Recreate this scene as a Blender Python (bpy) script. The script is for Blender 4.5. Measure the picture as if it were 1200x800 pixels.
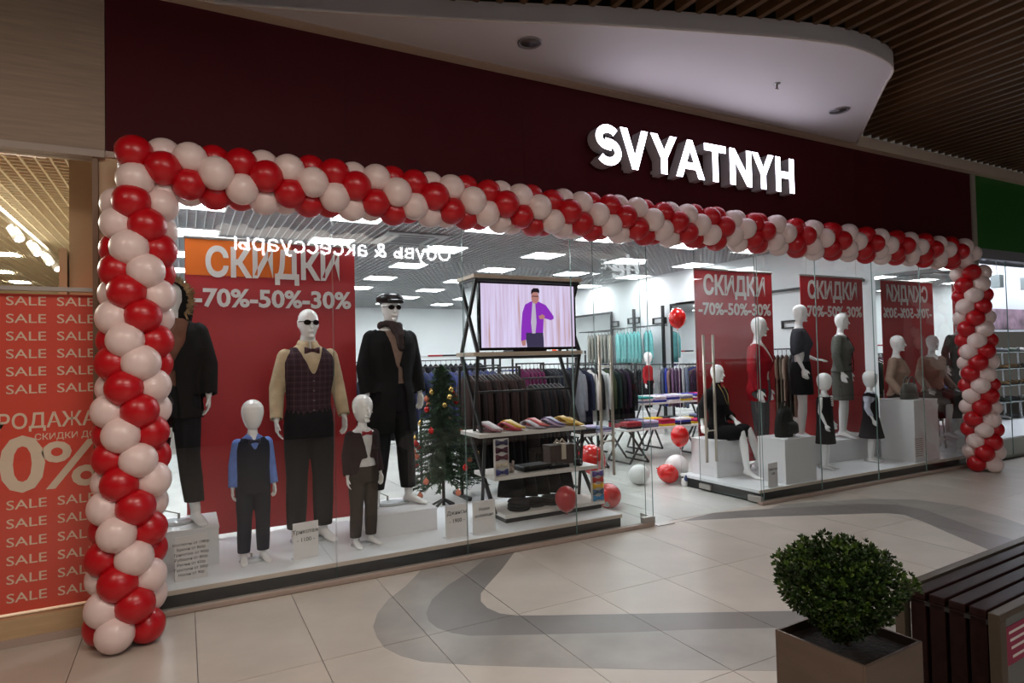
import bpy, bmesh, math, random
from mathutils import Vector, Matrix, noise
PI = math.pi
random.seed(7)
for o in list(bpy.data.objects): bpy.data.objects.remove(o)
S = bpy.context.scene
C = S.collection
# ---------------------------------------------------------------- camera
cam = bpy.data.cameras.new('camera'); camo = bpy.data.objects.new('camera', cam); C.objects.link(camo)
cam.lens = 21.9737; cam.sensor_width = 36; cam.clip_start = .05
_r = Vector((0.8847219712917263, -0.4655468102980587, -0.023091144081341584))
_u = Vector((0.007941673133781161, -0.03447669440001602, 0.99937394771481))
_f = Vector((0.46605145997144787, 0.8843514713984204, 0.026805068437342983))
camo.matrix_world = Matrix(((_r.x, _u.x, -_f.x, 0), (_r.y, _u.y, -_f.y, -4.6414), (_r.z, _u.z, -_f.z, 1.61), (0, 0, 0, 1)))
S.camera = camo
# ---------------------------------------------------------------- world, exposure
w = bpy.data.worlds.new('world'); S.world = w; w.use_nodes = True
w.node_tree.nodes['Background'].inputs[0].default_value = (.9, .82, .74, 1)
w.node_tree.nodes['Background'].inputs[1].default_value = .035
S.view_settings.view_transform = 'Standard'; S.view_settings.look = 'None'
S.view_settings.exposure = 1.05; S.view_settings.gamma = 1
# ---------------------------------------------------------------- lamps of the mall (ceiling panels behind and beside the viewer)
ORD = 'first second third fourth fifth sixth seventh eighth ninth tenth eleventh twelfth thirteenth fourteenth fifteenth sixteenth seventeenth eighteenth nineteenth twentieth twenty-first twenty-second'.split()
def area(name, loc, sx, sy, power, col, rot=(0, 0, 0)):
    l = bpy.data.lights.new(name, 'AREA'); l.shape = 'RECTANGLE'; l.size = sx; l.size_y = sy; l.energy = power; l.color = col
    o = bpy.data.objects.new(name, l); C.objects.link(o); o.location = loc; o.rotation_euler = rot
    return o
area('mall_lamp', (.5, -3.6, 3.95), 1.6, .8, 38, (1, .86, .74))
area('mall_lamp', (-1.9, -3.0, 3.9), 1.2, 1.2, 22, (1, .82, .68))
area('mall_lamp', (2.0, -6.8, 3.9), 3, 1.0, 18, (1, .88, .78))
area('mall_lamp', (8.0, -6.8, 3.9), 2, 1.0, 4, (1, .86, .76))

# ---------------------------------------------------------------- materials
M = {}
def mat(name, col, rough=.6, metal=0, nscale=0, namt=0, emit=0, bump=0, bscale=80, spec=None, stretch=None, coat=0, sheen=0):
    if name in M: return M[name]
    m = bpy.data.materials.new(name); m.use_nodes = True; nt = m.node_tree; b = nt.nodes['Principled BSDF']
    b.inputs['Base Color'].default_value = (*col, 1); b.inputs['Roughness'].default_value = rough; b.inputs['Metallic'].default_value = metal
    if spec is not None: b.inputs['Specular IOR Level'].default_value = spec
    if coat: b.inputs['Coat Weight'].default_value = coat
    if sheen: b.inputs['Sheen Weight'].default_value = sheen
    if emit:
        b.inputs['Emission Color'].default_value = (*col, 1); b.inputs['Emission Strength'].default_value = emit
    tc = nt.nodes.new('ShaderNodeTexCoord')
    src = tc.outputs['Object']
    if stretch:
        mp = nt.nodes.new('ShaderNodeMapping'); mp.inputs['Scale'].default_value = stretch; nt.links.new(src, mp.inputs[0]); src = mp.outputs[0]
    if nscale:
        n = nt.nodes.new('ShaderNodeTexNoise'); n.inputs['Scale'].default_value = nscale; n.inputs['Detail'].default_value = 4
        nt.links.new(src, n.inputs['Vector'])
        cr = nt.nodes.new('ShaderNodeValToRGB')
        cr.color_ramp.elements[0].position = .3; cr.color_ramp.elements[1].position = .7
        cr.color_ramp.elements[0].color = (*[max(0, c * (1 - namt)) for c in col], 1)
        cr.color_ramp.elements[1].color = (*[min(1, c * (1 + namt)) for c in col], 1)
        nt.links.new(n.outputs['Fac'], cr.inputs[0]); nt.links.new(cr.outputs[0], b.inputs['Base Color'])
    if bump:
        n2 = nt.nodes.new('ShaderNodeTexNoise'); n2.inputs['Scale'].default_value = bscale; nt.links.new(src, n2.inputs['Vector'])
        bp = nt.nodes.new('ShaderNodeBump'); bp.inputs['Strength'].default_value = bump; bp.inputs['Distance'].default_value = .01
        nt.links.new(n2.outputs['Fac'], bp.inputs['Height']); nt.links.new(bp.outputs[0], b.inputs['Normal'])
    M[name] = m
    return m
def glass_mat(name, tint=(.93, .97, .95), f0=1.0):
    m = bpy.data.materials.new(name); m.use_nodes = True; nt = m.node_tree; nt.nodes.clear()
    out = nt.nodes.new('ShaderNodeOutputMaterial'); mx = nt.nodes.new('ShaderNodeMixShader')
    t = nt.nodes.new('ShaderNodeBsdfTransparent'); t.inputs[0].default_value = (*tint, 1)
    g = nt.nodes.new('ShaderNodeBsdfGlossy'); g.inputs['Roughness'].default_value = 0; g.inputs['Color'].default_value = (f0, f0, f0, 1)
    fr = nt.nodes.new('ShaderNodeFresnel'); fr.inputs[0].default_value = 1.56
    ge = nt.nodes.new('ShaderNodeNewGeometry'); sb = nt.nodes.new('ShaderNodeMath'); sb.operation = 'SUBTRACT'; sb.inputs[0].default_value = 1
    ml = nt.nodes.new('ShaderNodeMath'); ml.operation = 'MULTIPLY'; nt.links.new(ge.outputs['Backfacing'], sb.inputs[1])
    nt.links.new(fr.outputs[0], ml.inputs[0]); nt.links.new(sb.outputs[0], ml.inputs[1])      # a thin pane reflects at its outer faces only
    nt.links.new(ml.outputs[0], mx.inputs[0]); nt.links.new(t.outputs[0], mx.inputs[1]); nt.links.new(g.outputs[0], mx.inputs[2])
    nt.links.new(mx.outputs[0], out.inputs[0]); M[name] = m
    return m
GL = glass_mat('clear_glass', (.97, .985, .98))
GE = mat('glass_edge', (.16, .26, .24), .15)
def emit(name, col, s):
    m = bpy.data.materials.new(name); m.use_nodes = True; nt = m.node_tree; nt.nodes.clear()
    out = nt.nodes.new('ShaderNodeOutputMaterial'); e = nt.nodes.new('ShaderNodeEmission')
    e.inputs[0].default_value = (*col, 1); e.inputs[1].default_value = s; nt.links.new(e.outputs[0], out.inputs[0]); M[name] = m
    return m

# ---------------------------------------------------------------- object helpers
class MB:
    """collects shapes, then builds them as one mesh object"""
    def __init__(s): s.v = []; s.f = []; s.sm = []
    def add(s, v, f, smooth=False):
        n = len(s.v); s.v += [tuple(p) for p in v]; s.f += [tuple(i + n for i in q) for q in f]; s.sm += [smooth] * len(f); return s
    def box(s, x, y, z, rot=None, at=None):
        v = [Vector((a, b, c)) for a in x for b in y for c in z]
        if rot is not None: v = [rot @ p for p in v]
        if at is not None: v = [p + Vector(at) for p in v]
        return s.add(v, [(0, 1, 3, 2), (4, 6, 7, 5), (0, 4, 5, 1), (2, 3, 7, 6), (0, 2, 6, 4), (1, 5, 7, 3)])
    def bar(s, a, b, w, h=None, n=4, smooth=False):
        """a bar (n=4) or round rod (n>4) from a to b"""
        a = Vector(a); b = Vector(b); d = (b - a).normalized(); h = h or w
        up = Vector((0, 0, 1)) if abs(d.z) < .95 else Vector((0, 1, 0))
        X = d.cross(up).normalized(); Y = X.cross(d)
        v = []
        for p in (a, b):
            for k in range(n):
                t = 2 * PI * (k + .5) / n; q = math.sqrt(2) if n == 4 else 1
                v.append(p + X * (math.cos(t) * w / 2 * q) + Y * (math.sin(t) * h / 2 * q))
        f = [(k, (k + 1) % n, n + (k + 1) % n, n + k) for k in range(n)] + [tuple(range(n))[::-1], tuple(range(n, 2 * n))]
        return s.add(v, f, smooth and n > 4)
    def loft(s, rings, n=16, cap=True, smooth=True):
        """rings: (centre, rx, ry, optional X axis, Y axis); ellipses joined in order"""
        v = []
        for r in rings:
            c = Vector(r[0]); X = Vector(r[3]) if len(r) > 3 else Vector((1, 0, 0)); Y = Vector(r[4]) if len(r) > 4 else Vector((0, 1, 0))
            for k in range(n):
                t = 2 * PI * k / n; v.append(c + X * (math.cos(t) * r[1]) + Y * (math.sin(t) * r[2]))
        m = len(rings)
        f = [(i * n + k, i * n + (k + 1) % n, (i + 1) * n + (k + 1) % n, (i + 1) * n + k) for i in range(m - 1) for k in range(n)]
        if cap: f += [tuple(range(n))[::-1], tuple(range((m - 1) * n, m * n))]
        return s.add(v, f, smooth)
    def tube(s, pts, rad, n=10, flat=1, ref=None):
        """rounded tube along points with a radius at each (flat squashes across ref)"""
        pts = [Vector(p) for p in pts]; rings = []
        R = list(rad) if hasattr(rad, '__len__') else [rad] * len(pts)
        ref = Vector(ref) if ref else None
        d0 = (pts[1] - pts[0]).normalized(); d1 = (pts[-1] - pts[-2]).normalized()
        ext = [(pts[0] - d0 * R[0] * .8, R[0] * .45, d0), (pts[0] - d0 * R[0] * .4, R[0] * .85, d0)]
        for i, p in enumerate(pts):
            a = pts[max(0, i - 1)]; b = pts[min(len(pts) - 1, i + 1)]; ext.append((p, R[i], (b - a).normalized()))
        ext += [(pts[-1] + d1 * R[-1] * .4, R[-1] * .85, d1), (pts[-1] + d1 * R[-1] * .8, R[-1] * .45, d1)]
        for p, r, d in ext:
            q = ref if ref and abs(ref.dot(d)) < .95 else (Vector((0, 1, 0)) if abs(d.y) < .9 else Vector((0, 0, 1)))
            X = d.cross(q).normalized(); Y = X.cross(d).normalized()
            rings.append((p, r, r * flat, X, -Y))
        return s.loft(rings, n)
    def poly(s, pts, z0, z1):
        """prism over an xy outline"""
        n = len(pts); v = [(x, y, z0) for x, y in pts] + [(x, y, z1) for x, y in pts]
        return s.add(v, [tuple(range(n))[::-1], tuple(range(n, 2 * n))] + [(k, (k + 1) % n, n + (k + 1) % n, n + k) for k in range(n)])
    def mesh(s, name, m, bevel=0):
        me = bpy.data.meshes.new(name); me.from_pydata(s.v, [], s.f)
        me.polygons.foreach_set('use_smooth', s.sm)
        for q in (m if isinstance(m, (list, tuple)) else [m]): me.materials.append(q)
        me.update()
        bm = bmesh.new(); bm.from_mesh(me); bmesh.ops.recalc_face_normals(bm, faces=bm.faces)
        if bevel: bmesh.ops.bevel(bm, geom=bm.edges[:], offset=bevel, segments=2, affect='EDGES', profile=.5)
        bm.to_mesh(me); bm.free()
        return me
    def build(s, name, m, parent=None, bevel=0, **kw):
        return obj(name, s.mesh(name, m, bevel), parent, **kw)
def obj(name, me, parent=None, loc=None, rot=None, **kw):
    o = bpy.data.objects.new(name, me); C.objects.link(o)
    if parent is not None:
        o.parent = parent
        if parent.get('_w'): o.location = -parent.location       # the thing's parts were drawn in room coordinates
    if loc is not None: o.location = loc
    if rot is not None: o.rotation_euler = rot
    for k, v in kw.items(): o['category' if k == 'cat' else k] = v
    return o
def thing(name, label, cat, loc=(0, 0, 0), rz=0, group=None, world=False):
    o = bpy.data.objects.new(name, None); C.objects.link(o); o.location = loc; o.rotation_euler = (0, 0, rz); o.empty_display_size = .1
    o['label'] = label; o['category'] = cat
    if group: o['group'] = group
    if world: o['_w'] = 1
    return o
def struct(name, loc=(0, 0, 0)):
    o = bpy.data.objects.new(name, None); C.objects.link(o); o.location = loc; o['kind'] = 'structure'; return o
def box(name, x, y, z, m, parent=None, bevel=0, **kw): return MB().box(x, y, z).build(name, m, parent, bevel, **kw)
def dup(root, loc, rz=None, label=None, group=None, scale=None, mats=None):
    """copy of a thing with copies of its parts and sub-parts"""
    def cp(o, par):
        c = o.copy(); C.objects.link(c)
        if par is not None: c.parent = par
        if mats and c.type == 'MESH':
            for i, sl in enumerate(c.material_slots):
                if sl.material and sl.material.name in mats: sl.link = 'OBJECT'; sl.material = mats[o.material_slots[i].material.name] if o.material_slots[i].material else None
        for ch in list(o.children): cp(ch, c)
        return c
    r = cp(root, None); r.location = loc
    if rz is not None: r.rotation_euler = (0, 0, rz)
    if label: r['label'] = label
    if group: r['group'] = group
    if scale: r.scale = scale
    return r
def text(name, s, size, m, parent, loc, rot=(PI / 2, 0, 0), depth=.002, bold=0, align='CENTER', width=None, tag=None):
    c = bpy.data.curves.new(name, 'FONT'); c.body = s; c.size = size; c.extrude = depth / 2; c.offset = bold * size; c.align_x = align
    c.resolution_u = 3
    o = bpy.data.objects.new(name, c); C.objects.link(o)
    bpy.context.view_layer.update()
    me = bpy.data.meshes.new_from_object(o.evaluated_get(bpy.context.evaluated_depsgraph_get()))
    bpy.data.objects.remove(o); bpy.data.curves.remove(c)
    if width and len(me.vertices):
        xs = [v.co.x for v in me.vertices]; k = width / max(1e-6, max(xs) - min(xs))
        for v in me.vertices: v.co.x *= k
    me.materials.clear(); me.materials.append(m)
    if parent is not None and parent.get('_w'): loc = Vector(loc) - parent.location
    return obj(name, me, parent, loc=loc, rot=rot, **(tag or {}))
def clip(poly, x0, x1, y0, y1):
    def cut(p, ins, itx):
        out = []
        for i in range(len(p)):
            a, b = p[i - 1], p[i]
            if ins(b):
                if not ins(a): out.append(itx(a, b))
                out.append(b)
            elif ins(a): out.append(itx(a, b))
        return out
    def ix(v): return lambda a, b: (v, a[1] + (b[1] - a[1]) * (v - a[0]) / (b[0] - a[0]))
    def iy(v): return lambda a, b: (a[0] + (b[0] - a[0]) * (v - a[1]) / (b[1] - a[1]), v)
    for ins, it in ((lambda p: p[0] >= x0, ix(x0)), (lambda p: p[0] <= x1, ix(x1)), (lambda p: p[1] >= y0, iy(y0)), (lambda p: p[1] <= y1, iy(y1))):
        poly = cut(poly, ins, it)
        if len(poly) < 3: return []
    return poly
def catmull(pts, n=4, closed=False):
    P = [Vector(p) for p in pts]; out = []; m = len(P)
    for i in range(m if closed else m - 1):
        a = P[(i - 1) % m] if closed or i else P[0]; b = P[i]; c = P[(i + 1) % m]; d = P[(i + 2) % m] if closed or i + 2 < m else P[-1]
        for k in range(n):
            t = k / n
            out.append(.5 * ((2 * b) + (c - a) * t + (2 * a - 5 * b + 4 * c - d) * t * t + (3 * b - a - 3 * c + d) * t ** 3))
    if not closed: out.append(P[-1])
    return out
# ================================================================ the setting
STZ = .14        # height of the display stages
HC = 3.4         # store ceiling
WX = 9.5         # right-hand wall of the store
YB = 16.0
tile_c = mat('floor_tile_beige', (.50, .445, .385), .34, nscale=2.2, namt=.10, bump=.02, bscale=60)
tile_d = mat('floor_tile_dark', (.17, .152, .14), .36, nscale=2.5, namt=.12)
tile_m = mat('floor_tile_grey', (.30, .275, .245), .36, nscale=3, namt=.16)
grout = mat('grout', (.16, .14, .12), .8)
fl = box('floor', (-6, 24), (-9.2, YB), (-.1, -.012), grout, kind='structure')
TX0, TW, TY0, TD = -.5444, .6, -2.3035, 1.186
def tile_mesh(w, d, m):
    g = .002
    return MB().box((g, w - g), (g, d - g), (-.012, 0)).mesh('tile', m)
tm = tile_mesh(TW, TD, tile_c)
tmi = tile_mesh(TW, TD, mat('store_tile', (.60, .60, .56), .22, nscale=2, namt=.06))
for k in range(-2, 27):
    for j in (-2, -1, 0, 1):
        y0 = TY0 + j * TD
        if j == 1: # the row under the shop front is cut by its frame
            if k == -2: tcut = tile_mesh(TW, -y0, tile_c)
            obj('tile', tcut, fl, loc=(TX0 + k * TW, y0, 0))
        else:
            if j == -2 and k > 4: continue
            obj('tile', tm, fl, loc=(TX0 + k * TW, y0, 0))
for k in range(-2, 17):
    for j in range(0, 11):
        if j > 6 and k < 6: continue
        obj('tile', tmi, fl, loc=(TX0 + k * TW, .0695 + j * TD, 0))
# parts of the floor past the separate tiles, the same material, joined
far = MB(); farj = []
for k in range(-10, 40):
    for j in range(-6, 2):
        if -2 <= k < 27 and (j >= -1 or (j == -2 and k <= 4)): continue
        x0 = TX0 + k * TW; y0 = TY0 + j * TD; y1 = min(y0 + TD, 0)
        far.box((x0 + .002, x0 + TW - .002), (y0 + .002, y1 - .002), (-.012, 0))
far.build('distant_tiles', tile_c, fl, kind='stuff')
box('threshold', (3.92, 5.38), (.002, .068), (-.012, 0), tile_c, fl)
# curved inlay bands, cut by the tile joints
D1 = [(2.42, -.004), (2.17, -.29), (1.89, -.58), (1.8, -.68), (1.74, -.81), (1.73, -.93), (1.76, -1.05), (1.83, -1.13), (2.0, -1.23), (2.7, -1.61), (3.31, -1.94), (4.14, -2.38), (3.9, -2.51), (3.07, -2.08), (2.64, -1.85), (2.3, -1.69), (1.86, -1.46), (1.47, -1.25), (1.39, -1.16), (1.34, -1.05), (1.33, -.93), (1.36, -.8), (1.47, -.61), (1.66, -.42), (1.89, -.25), (2.17, -.004)]
L1 = [(3.9, -2.51), (3.07, -2.08), (2.64, -1.85), (2.3, -1.69), (1.86, -1.46), (1.47, -1.25), (1.39, -1.16), (1.34, -1.05), (1.33, -.93), (1.36, -.8), (1.47, -.61), (1.66, -.42), (1.89, -.25), (2.17, -.004), (1.61, -.004), (1.4, -.27), (1.22, -.45), (1.09, -.64), (1.01, -.83), (.99, -.98), (.99, -1.13), (1.04, -1.28), (1.12, -1.4), (1.23, -1.49), (1.33, -1.57), (1.66, -1.79), (2.12, -2.09), (2.45, -2.29), (2.75, -2.48), (3.5, -2.95)]
D2 = [(4.27, 0.0), (4.59, -.13), (5.07, -.33), (5.68, -.63), (6.11, -.84), (6.2, -.98), (6.08, -1.24), (5.85, -1.62), (5.63, -2.01), (5.41, -2.45), (5.1, -3.1), (5.75, -2.8), (6.02, -2.2), (6.09, -2.01), (6.19, -1.71), (6.37, -1.35), (6.56, -.97), (6.54, -.7), (6.29, -.49), (5.85, -.32), (5.32, -.12), (4.89, .02), (4.73, .06), (4.5, .04)]
L2 = [(5.32, -.12), (5.85, -.32), (6.29, -.49), (6.54, -.7), (6.56, -.97), (6.37, -1.35), (6.19, -1.71), (6.09, -2.01), (6.02, -2.2), (5.75, -2.8), (6.3, -2.6), (6.6, -1.98), (6.7, -1.75), (6.88, -1.47), (7.02, -1.1), (6.92, -.67), (6.57, -.41), (6.02, -.19), (5.58, -.06)]
for pts, m in ((D1, tile_d), (L1, tile_m), (D2, tile_d), (L2, tile_m)):
    # smooth only inside the run, keep the sharp ends
    for k in range(0, 14):
        for j in (-1, 0, 1, 2):
            x0 = TX0 + k * TW; y0 = TY0 + j * TD
            q = clip(pts, x0 + .002, x0 + TW - .002, y0 + .002, y0 + TD - .002)
            if len(q) > 2:
                o = MB().poly(q, -.005, .0006).build('inlay_tile', m, fl)

# ---- shop front: fascia, frame, jambs
maroon = mat('maroon_panel', (.060, .006, .009), .6, nscale=3, namt=.06, spec=.12)
fa = struct('wall_front')
edges = [-.42, 1.09, 2.6, 4.11, 5.62, 7.13, 8.64, 9.69]
for a, b in zip(edges, edges[1:]):
    box('fascia_panel', (a + .0006, b - .0006), (0, .12), (2.98, 4.02), maroon, fa)
wood = mat('pale_oak_laminate', (.29, .205, .145), .5, nscale=5, namt=.14, stretch=(.6, 1, 9))
box('wood_panel', (-3.6, -.424), (.0, .12), (2.955, 4.3), wood, fa)
beige = mat('beige_jamb', (.55, .40, .24), .5)
box('jamb', (-.46, -.36), (.02, .25), (0, 2.95), beige, fa)
alu = mat('beige_frame', (.40, .31, .26), .45)
wht = mat('white_paint', (.74, .74, .76), .6)
box('sill', (-.46, 3.92), (0, .06), (0, .035), alu, fa, .004)
box('sill', (5.38, 9.69), (0, .06), (0, .035), alu, fa, .004)
box('head_rail', (-.46, 9.69), (.005, .06), (2.94, 2.98), alu, fa)
box('mullion', (9.69, 9.79), (-.02, .2), (0, 4.02), mat('end_post', (.30, .25, .2), .5), fa)
green = mat('green_panel', (.012, .115, .012), .45)
gx = [9.79, 11.3, 12.8, 14.3, 15.8, 17.3]
for a, b in zip(gx, gx[1:]): box('green_panel', (a + .002, b - .002), (0, .1), (3.0, 4.02), green, fa)
box('neighbour_head', (9.79, 17.3), (0, .1), (2.86, 3.0), mat('grey_steel', (.28, .28, .30), .4, .3), fa)

# ---- mall ceiling: white soffit with a rounded corner, border strip, timber slats
sof = mat('soffit_white', (.60, .56, .58), .7)
SP = [(-3.5, 1.2), (-1.2, .42), (.17, -.09), (.99, -.35), (1.88, -.66), (2.69, -.98), (3.71, -1.32), (4.28, -1.49), (4.75, -1.58), (5.19, -1.56), (5.42, -1.5), (5.56, -1.40), (5.75, -1.22), (6.8, -.31), (7.0, -.14)]
SPc = [tuple(p)[:2] for p in catmull([(a, b, 0) for a, b in SP[2:]], 4)]
ce = struct('ceiling')
o = MB().poly([(.17, -.09)] + SPc[1:] + [(6.9, -.12), (.17, -.09 + .0)], 4.035, 4.16).build('soffit', sof, ce)
o = MB()
for a, b in zip(SPc, SPc[1:]):      # the lip that hangs a little under the soffit's rim
    n_ = Vector((b[1] - a[1], a[0] - b[0], 0)).normalized() * .012
    o.add([(a[0], a[1], 4.02), (b[0], b[1], 4.02), (b[0], b[1], 4.165), (a[0], a[1], 4.165)] + [(a[0] - n_.x, a[1] - n_.y, 4.02), (b[0] - n_.x, b[1] - n_.y, 4.02), (b[0] - n_.x, b[1] - n_.y, 4.165), (a[0] - n_.x, a[1] - n_.y, 4.165)],
          [(0, 1, 2, 3), (7, 6, 5, 4), (0, 4, 5, 1)])
o.build('soffit_rim', mat('rim_paint', (.60, .52, .48), .6), ce)
box('border_strip', (-3.6, 24), (-.10, .12), (4.02, 4.15), mat('strip_paint', (.52, .40, .31), .6), ce)
box('upper_deck', (-6, 24), (-9.2, .12), (4.45, 4.5), mat('dark_void', (.02, .016, .014), .9), ce)
slat_m = mat('timber_slat', (.11, .056, .024), .45, nscale=6, namt=.2, stretch=(4, .4, 4))
sl = MB().box((0, .045), (-5.6, 0), (4.16, 4.28)).mesh('slat', slat_m)
def lip_y(x):
    for (a, b), (c, d) in zip(SPc, SPc[1:]):
        if a <= x <= c: return b + (d - b) * (x - a) / (c - a)
    return -.10
k = 0; x = .9
while x < 22:
    y1 = min(lip_y(x), lip_y(x + .045)) + .004
    y0 = -5.6
    obj('slat', MB().box((x, x + .045), (-5.2 if x > 4 else -3.2, y1), (4.155, 4.27)).mesh('slat', slat_m), ce)
    x += .157
def downlight(x, y, label):
    t = thing('downlight', label, 'downlight', (x, y, 4.034), world=False, group=None)
    MB().loft([((0, 0, .02), .095, .095), ((0, 0, -.008), .095, .095), ((0, 0, -.012), .085, .085), ((0, 0, -.002), .07, .07)], 24, cap=False).build('trim_ring', mat('chrome_ring', (.30, .28, .30), .35, .4), t)
    MB().loft([((0, 0, .0), .072, .072), ((0, 0, .006), .01, .01)], 24).build('diffuser', mat('lamp_glass_off', (.30, .27, .27), .3), t)
downlight(2.38, -.53, 'round recessed downlight in the white soffit left of the lit sign')
downlight(5.88, -.68, 'round recessed downlight near the rounded corner of the white soffit')
t = thing('sprinkler', 'small sprinkler head hanging from the white soffit above the lit sign', 'sprinkler', (4.77, -.84, 4.035))
MB().loft([((0, 0, 0), .03, .03), ((0, 0, -.006), .03, .03)], 12).build('rosette', mat('steel', (.5, .5, .5), .3, .8), t)
MB().bar((0, 0, 0), (0, 0, -.045), .016, n=8).box((-.02, .02), (-.004, .004), (-.05, -.045)).build('nozzle', mat('dark_brass', (.12, .09, .06), .4, .6), t)

# ---- store shell
wallw = mat('store_wall_white', (.72, .75, .76), .65, nscale=1, namt=.03)
box('wall_right', (WX, WX + .12), (.05, YB), (0, HC + .3), wallw, kind='structure')
box('wall_back', (-.4, WX), (YB, YB + .1), (0, HC + .3), wallw, kind='structure')
box('wall_left', (-.44, -.38), (.25, YB), (0, HC + .3), wallw, kind='structure')
box('column', (6.35, 6.95), (9.3, 9.9), (0, HC), wallw, kind='structure')
box('column', (3.05, 3.6), (10.2, 10.8), (0, HC), wallw, kind='structure')
st = struct('ceiling_store')
box('slab', (-.4, WX), (.12, YB), (HC + .3, HC + .35), mat('void_grey', (.10, .10, .105), .9), st)
lat_m = mat('lattice_grey', (.46, .47, .48), .5)
LX = [.15, 1.95, 3.76, 5.6, 7.4, 9.1]; LY = [1.2, 3.0, 4.75, 6.6, 8.5, 10.4, 12.3, 14.2]
lat = MB()
x = -.35
while x < WX:
    lat.box((x, x + .012), (.13, YB), (HC, HC + .05)); x += .1
y = .2
while y < YB:
    lat.box((-.4, WX), (y, y + .012), (HC + .004, HC + .05)); y += .1 if y < 6 else .2
lat.build('lattice', lat_m, st, kind='stuff')
pan_e = emit('panel_light', (.93, .96, 1), 11.0)
pan_f = mat('panel_frame', (.7, .7, .7), .5)
me1 = MB().box((-.29, .29), (-.29, .29), (-.008, .0)).mesh('diffuser', pan_e)
fm = MB()
for s_ in (-1, 1):
    fm.box((-.31, .31), (s_ * .3 - .012, s_ * .3 + .012), (-.012, .02)).box((s_ * .3 - .012, s_ * .3 + .012), (-.288, .288), (-.012, .02))
me2 = fm.mesh('frame', pan_f)
first = True
for j, y in enumerate(LY):
    for i, x in enumerate(LX):
        if (i, j) in ((5, 0), (5, 1)): continue
        t = thing('ceiling_light', 'square light panel in the store ceiling, %s row from the front, %s from the left' % (ORD[j], ORD[i]), 'ceiling light', (x, y, HC), group='light panels in the store ceiling')
        obj('diffuser', me1, t); obj('frame', me2, t)
# ceiling air conditioner cassette
t = thing('air_conditioner', 'square grey air cassette in the store ceiling near the front left light panels', 'air conditioner', (2.95, 4.1, HC))
MB().box((-.45, .45), (-.45, .45), (-.03, .0)).build('panel', mat('cassette_grey', (.32, .33, .33), .5), t, .01)
MB().box((-.22, .22), (-.22, .22), (-.036, -.03)).build('grille', mat('cassette_dark', (.12, .12, .13), .6), t)
for a in range(4):
    R_ = Matrix.Rotation(a * PI / 2, 3, 'Z')
    MB().box((-.26, .26), (.31, .36), (-.035, -.03), rot=R_).build('louvre', M['cassette_dark'], t)

# ---- stages behind the glass
stg_w = mat('stage_white', (.80, .82, .84), .25); stg_e = mat('stage_edge', (.56, .47, .40), .5); stg_b = mat('stage_black', (.012, .011, .011), .6)
def stage(x0, x1, y0, y1, label):
    t = thing('display_stage', label, 'stage', ((x0 + x1) / 2, (y0 + y1) / 2, 0), world=True)
    box('plinth', (x0 + .01, x1 - .01), (y0 + .012, y1 - .01), (0, STZ - .03), stg_b, t)
    box('front_edge', (x0, x1), (y0, y0 + .006), (STZ - .032, STZ - .001), stg_e, t)
    n = max(1, round((x1 - x0) / 1.22)); d = (x1 - x0) / n
    for k in range(n): box('stage_board', (x0 + k * d + .001, x0 + (k + 1) * d - .001), (y0 + .006, y1), (STZ - .03, STZ), stg_w, t)
stage(-.34, 3.6, .075, 1.27, 'long low white display stage behind the left shop window')
stage(5.42, 9.5, .075, 1.27, 'long low white display stage behind the right shop window')
stage_x = 0

# ---- glass front
def pane(x0, x1, y, z0, z1, par, name='pane'):
    o = box(name, (x0, x1), (y, y + .010), (z0, z1), [GL, GE], par)
    for p in o.data.polygons:
        if abs(p.normal.y) < .5: p.material_index = 1
    return o
wl = struct('window_1'); wr = struct('window_2')
jl = [-.355, .98, 2.02, 3.07, 3.85]; jr = [5.44, 6.39, 7.44, 8.44, 9.68]
for a, b in zip(jl, jl[1:]): pane(a + .003, b - .003, .03, .036, 2.94, wl)
for a, b in zip(jr, jr[1:]): pane(a + .003, b - .003, .03, .036, 2.94, wr)
steel = mat('brushed_steel', (.42, .40, .37), .35, .8)
def door(name, x, s):
    d = struct(name, (x, 0, 0)); d['_w'] = 1
    o = box('pane', (x - .005, x + .005), (.03, .91), (.03, 2.94), [GL, GE], d)
    for p in o.data.polygons:
        if abs(p.normal.x) < .5: p.material_index = 1
    box('patch_fitting', (x - .018, x + .018), (.02, .20), (.02, .085), steel, d, .004)
    box('patch_fitting', (x - .018, x + .018), (.74, .92), (.03, .085), steel, d, .004)
    h = MB()
    for q in (-.075, .075): h.bar((x + q, .72, .36), (x + q, .72, 1.83), .032, n=12, smooth=True)
    for z in (.72, 1.5): h.bar((x - .075, .72, z), (x + .075, .72, z), .016, n=8, smooth=True)
    h.build('handle', mat('satin_handle', (.50, .44, .37), .35, .75), d)
door('door_1', 3.93, 1); door('door_2', 5.40, -1)
box('floor_hinge', (3.94, 4.14), (-.03, .06), (0, .006), steel, wl)
box('corner_fitting', (3.80, 3.93), (.01, .06), (.02, .09), steel, wl, .004)
pane(3.94, 5.40, .03, 2.75, 2.94, wl, 'transom_pane')

# mirror on the right wall, from the stage to the shop front
mir = mat('mirror_silver', (.80, .82, .82), .01, 1.0)
t = thing('wall_mirror', 'tall mirror covering the right end wall beside the window stage', 'mirror', (WX - .01, .7, STZ), world=True)
box('mirror_glass', (WX - .008, WX - .002), (.07, 1.27), (STZ, 2.76), mir, t)
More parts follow.
